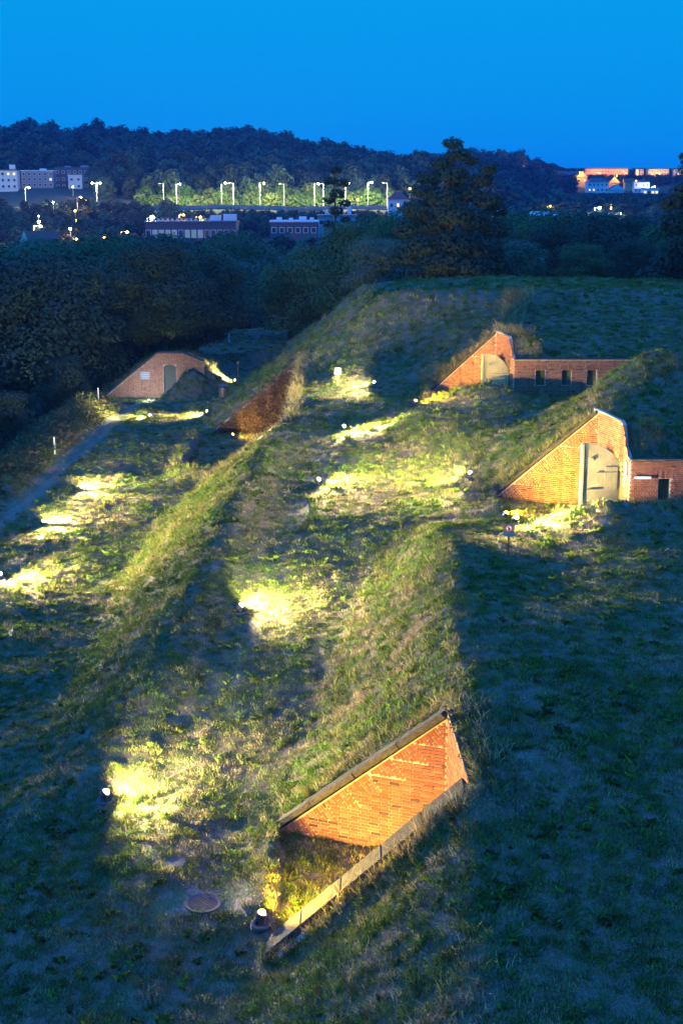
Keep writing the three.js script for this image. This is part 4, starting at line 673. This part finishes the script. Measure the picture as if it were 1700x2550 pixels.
building({ name: 'shed', label: 'long low pale roof on the wooded slope', cat: 'shed', x: 62.3, d: 420, w: 7.8, p: 5, y0: 3.6, y1: 5.8, wall: 'grey', tile: 'white', roof: 'gable', rh: 1.2 });
building({ label: 'dark house with purple red roof at the left above the wood', x: -67.2, d: 302, w: 6.4, p: 7, y0: -1, y1: 1.9, wall: 'cream', tile: 'red', roof: 'gable', rh: 2.6, turn: 0.5, win: [2, 1, 0.9, 1, []] });
building({ name: 'apartment_block', cat: 'building', label: 'white and slate apartment block at the far left edge', x: -158, d: 642, w: 13, p: 12, y0: 14, y1: 22.5, wall: 'white', tile: 'slate', roof: 'flat', units: [[3.8, 2.6, 2.2]], win: [5, 3, 1, 1.1, [1, 3, 4]], turn: 0.1 });
building({ name: 'apartment_block', cat: 'building', label: 'blue grey block half hidden by a tree at the left', x: -144, d: 652, w: 15, p: 12, y0: 15, y1: 22.3, wall: 'grey', tile: 'white', roof: 'flat', units: [[2, 3, 0.8]], win: [6, 3, 1, 1, [11]], turn: 0.06 });
building({ name: 'apartment_block', cat: 'building', label: 'slate block with white box front left of the double street lamp', x: -128, d: 662, w: 19, p: 12, y0: 14, y1: 23.8, wall: 'slate', tile: 'slate', roof: 'flat', unit: 'grey', units: [[-4, 3, 0.7], [4, 4, 0.9]], win: [7, 3, 1.1, 1.1, [16]], turn: 0.04 });
building({ name: 'annex', cat: 'building', label: 'white box annex before the slate block', x: -126, d: 650, w: 6.5, p: 6, y0: 14, y1: 20.2, wall: 'white', tile: 'white', roof: 'flat', win: [2, 2, 1.2, 0.9, []] });
const RG = 'houses on the far ridge';
for (const h of [
  { label: 'leftmost glowing ochre gable house on the ridge', x: 149.6, d: 853, w: 6.4, y0: 18, y1: 21.6, wall: 'ochre', tile: 'red', roof: 'front', rh: 3.4, win: [2, 1, 0.8, 1.1, [1]] },
  { label: 'wide pale blue house with slate roof on the ridge', x: 155, d: 830, w: 12.5, y0: 12.5, y1: 18.6, wall: 'white', tile: 'slate', roof: 'hip', rh: 2.4, win: [5, 2, 0.9, 1.1, [5, 6]] },
  { label: 'middle glowing ochre gable house on the ridge', x: 169.6, d: 852, w: 6.6, y0: 15.6, y1: 18.2, wall: 'ochre', tile: 'red', roof: 'front', rh: 3.4, win: [2, 1, 0.8, 1, []] },
  { label: 'white gable house with dark roof, lowest on the ridge', x: 163.8, d: 815, w: 9, y0: 10, y1: 13.6, wall: 'white', tile: 'slate', roof: 'front', rh: 3.6, win: [3, 1, 0.9, 1, [1]] },
  { label: 'tall narrow glowing orange house on the ridge', x: 176.4, d: 840, w: 5.6, y0: 12, y1: 18.4, wall: 'ochre', tile: 'red', roof: 'gable', rh: 2.4, win: [2, 2, 0.8, 1.2, []] },
  { label: 'white square house right of the tall orange one', x: 183, d: 836, w: 9.4, y0: 12.4, y1: 18.4, wall: 'white', tile: 'slate', roof: 'hip', rh: 1.6, win: [4, 2, 0.9, 1.1, [1, 6]] },
  { label: 'low lit shop front at the foot of the ridge houses', x: 186, d: 824, w: 9.2, y0: 11, y1: 14.4, wall: 'white', tile: 'white', roof: 'flat', win: [4, 1, 1.5, 1.4, [0, 2, 3]] },
  { label: 'grey house left of the ridge houses beside a fir', x: 149, d: 902, w: 11, y0: 19, y1: 23.4, wall: 'white', tile: 'slate', roof: 'gable', rh: 2.6, win: [4, 1, 0.8, 1, []] },
]) building({ group: RG, ...h });
for (const h of [
  { label: 'long pink apartment row along the top of the ridge', x: 185.4, d: 962, w: 30, y0: 22, y1: 28.4, wall: 'pink', win: [14, 2, 1, 1, [12]] },
  { label: 'narrow pale tower block on the ridge skyline', x: 207.2, d: 952, w: 3.8, y0: 22, y1: 27.9, wall: 'cream', win: [2, 3, 0.8, 0.9, []] },
  { label: 'long cream apartment block on the ridge skyline near the right tree', x: 219.5, d: 952, w: 14.3, y0: 22, y1: 27.9, wall: 'cream', win: [8, 3, 0.9, 0.9, [9]] },
  { label: 'cream apartment block at the right end of the skyline', x: 236, d: 952, w: 11, y0: 22, y1: 27.8, wall: 'cream', win: [6, 3, 0.9, 0.9, [7]] },
]) building({ name: 'apartment_block', cat: 'building', p: 8, tile: 'slate', roof: 'flat', ...h });

{ // woods on the slopes: each one mass
  const clump = (seed, n, flat) => { const r = rngOf(seed), out = []; for (let i = 0; i < n; i++) { const a = i * 2.4, t = (i + 0.5) / n, e = Math.sqrt(Math.max(0.05, 1 - (2 * t - 0.9) ** 2)); out.push([Math.cos(a) * 0.62 * e, t * flat, Math.sin(a) * 0.62 * e, 0.36 + 0.14 * r()]); } return out; };
  const mk = (name, label, mtl, n, fn, seed) => { // unit crown: radius about 1, height about 1.6
    const r = rngOf(seed), im = new THREE.InstancedMesh(crownGeo(clump(seed, 13, 1.5), 230, 0.13, seed + 1), mtl, n), m4 = new THREE.Matrix4(), c = new THREE.Color(); let k = 0, tries = 0;
    while (k < n && tries++ < n * 30) { const q = fn(r); if (!q) continue; const [x, d, w, h, tint] = q; m4.compose(V(x, d, far(x, d) + h * 0.08), new THREE.Quaternion().setFromAxisAngle(new THREE.Vector3(0, 1, 0), r() * 6.28), new THREE.Vector3(w, h / 1.6, w)); im.setMatrixAt(k, m4); im.setColorAt(k, c.setRGB(...tint)); k++; }
    im.count = k; im.name = name; im.castShadow = im.receiveShadow = true; scene.add(meta(im, label, 'wood', null, 'stuff'));
  };
  const shadeOf = (r) => { const k = 0.4 + 1.2 * r(); return [0.05 * k, 0.085 * k, 0.045 * k]; };
  const clear = (x, d) => { // keep the buildings, the road and the ridge houses in sight
    const t = x / d;
    if (d > 536 && d < 562 && t < 0.05) return false;
    if (t > 0.165 && d > 925 && d < 975) return false;
    if (t < -0.18 && d > 575 && d < 680) return false;
    if (t > -0.155 && t < -0.068 && d > 330 && d < 436) return false;
    if (t > -0.065 && t < 0.045 && d > 318 && d < 436) return false;
    if (d > 395 && d < 490 && t > 0.025 && t < 0.055) return false;
    if (d > 360 && d < 440 && t > 0.1 && t < 0.165) return false;
    if (t < -0.19 && t > -0.26 && d > 270 && d < 316) return false;
    return true;
  };
  mk('hill_wood', 'dense wood covering the far hill', leafMat(1, 1, 1), 4600, (r) => { const d = 585 + Math.pow(r(), 0.9) * 460, x = (r() * 2 - 1) * d * 0.36, t = x / d; if (!clear(x, d) || false) return null; let h = (d < 640 ? 6 : 9) + 7 * r() * r() + 2 * r(); if (t > 0.13) { const line = (d < 808 ? 12.8 - 0.003 * d : d < 975 ? 12.6 + 0.0117 * d : 15 + 0.0135 * d) + 14 * (1 - sstep(0.13, 0.165, t)); h = Math.min(h * 0.75, line - far(x, d)); if (h < 1.2 || (d > 808 && d < 858 && t > 0.17)) return null; } return [x, d, h * (0.42 + 0.16 * r()), h, shadeOf(r)]; }, 501);
  mk('valley_wood', 'dark trees filling the valley between the buildings', leafMat(1, 1, 1), 3000, (r) => { const d = 190 + Math.pow(r(), 0.8) * 345, x = (r() * 2 - 1) * d * 0.37; if (!clear(x, d)) return null; const t = x / d, h = t > 0.06 ? 6 + 3 * r() : d < 330 ? 6.5 + 3 * r() : d < 440 ? 4.5 + 2 * r() : t < -0.12 ? 3 + 2 * r() : Math.max(1, Math.min(5, 12.2 - d * 0.0118 - far(x, d)) * (0.7 + 0.3 * r())); return [x, d, h * (0.45 + 0.2 * r()), h, shadeOf(r)]; }, 521);
  mk('roadside_shrubs', 'green shrubs on the lit bank above the far road', leafMat(1, 1, 1), 260, (r) => { const x = -85 + r() * 115, d = 562 + Math.pow(r(), 1.3) * 24, h = 1.6 + 4 * r() * r() + (d - 562) * 0.1; return [x, d, h * (0.5 + 0.3 * r()), h, mix3([0.07, 0.15, 0.025], [0.13, 0.17, 0.035], r())]; }, 541);
}
scene.fog = new THREE.FogExp2(lin(0.1, 0.3, 1), 0.00014);
renderer.render(scene, camera);
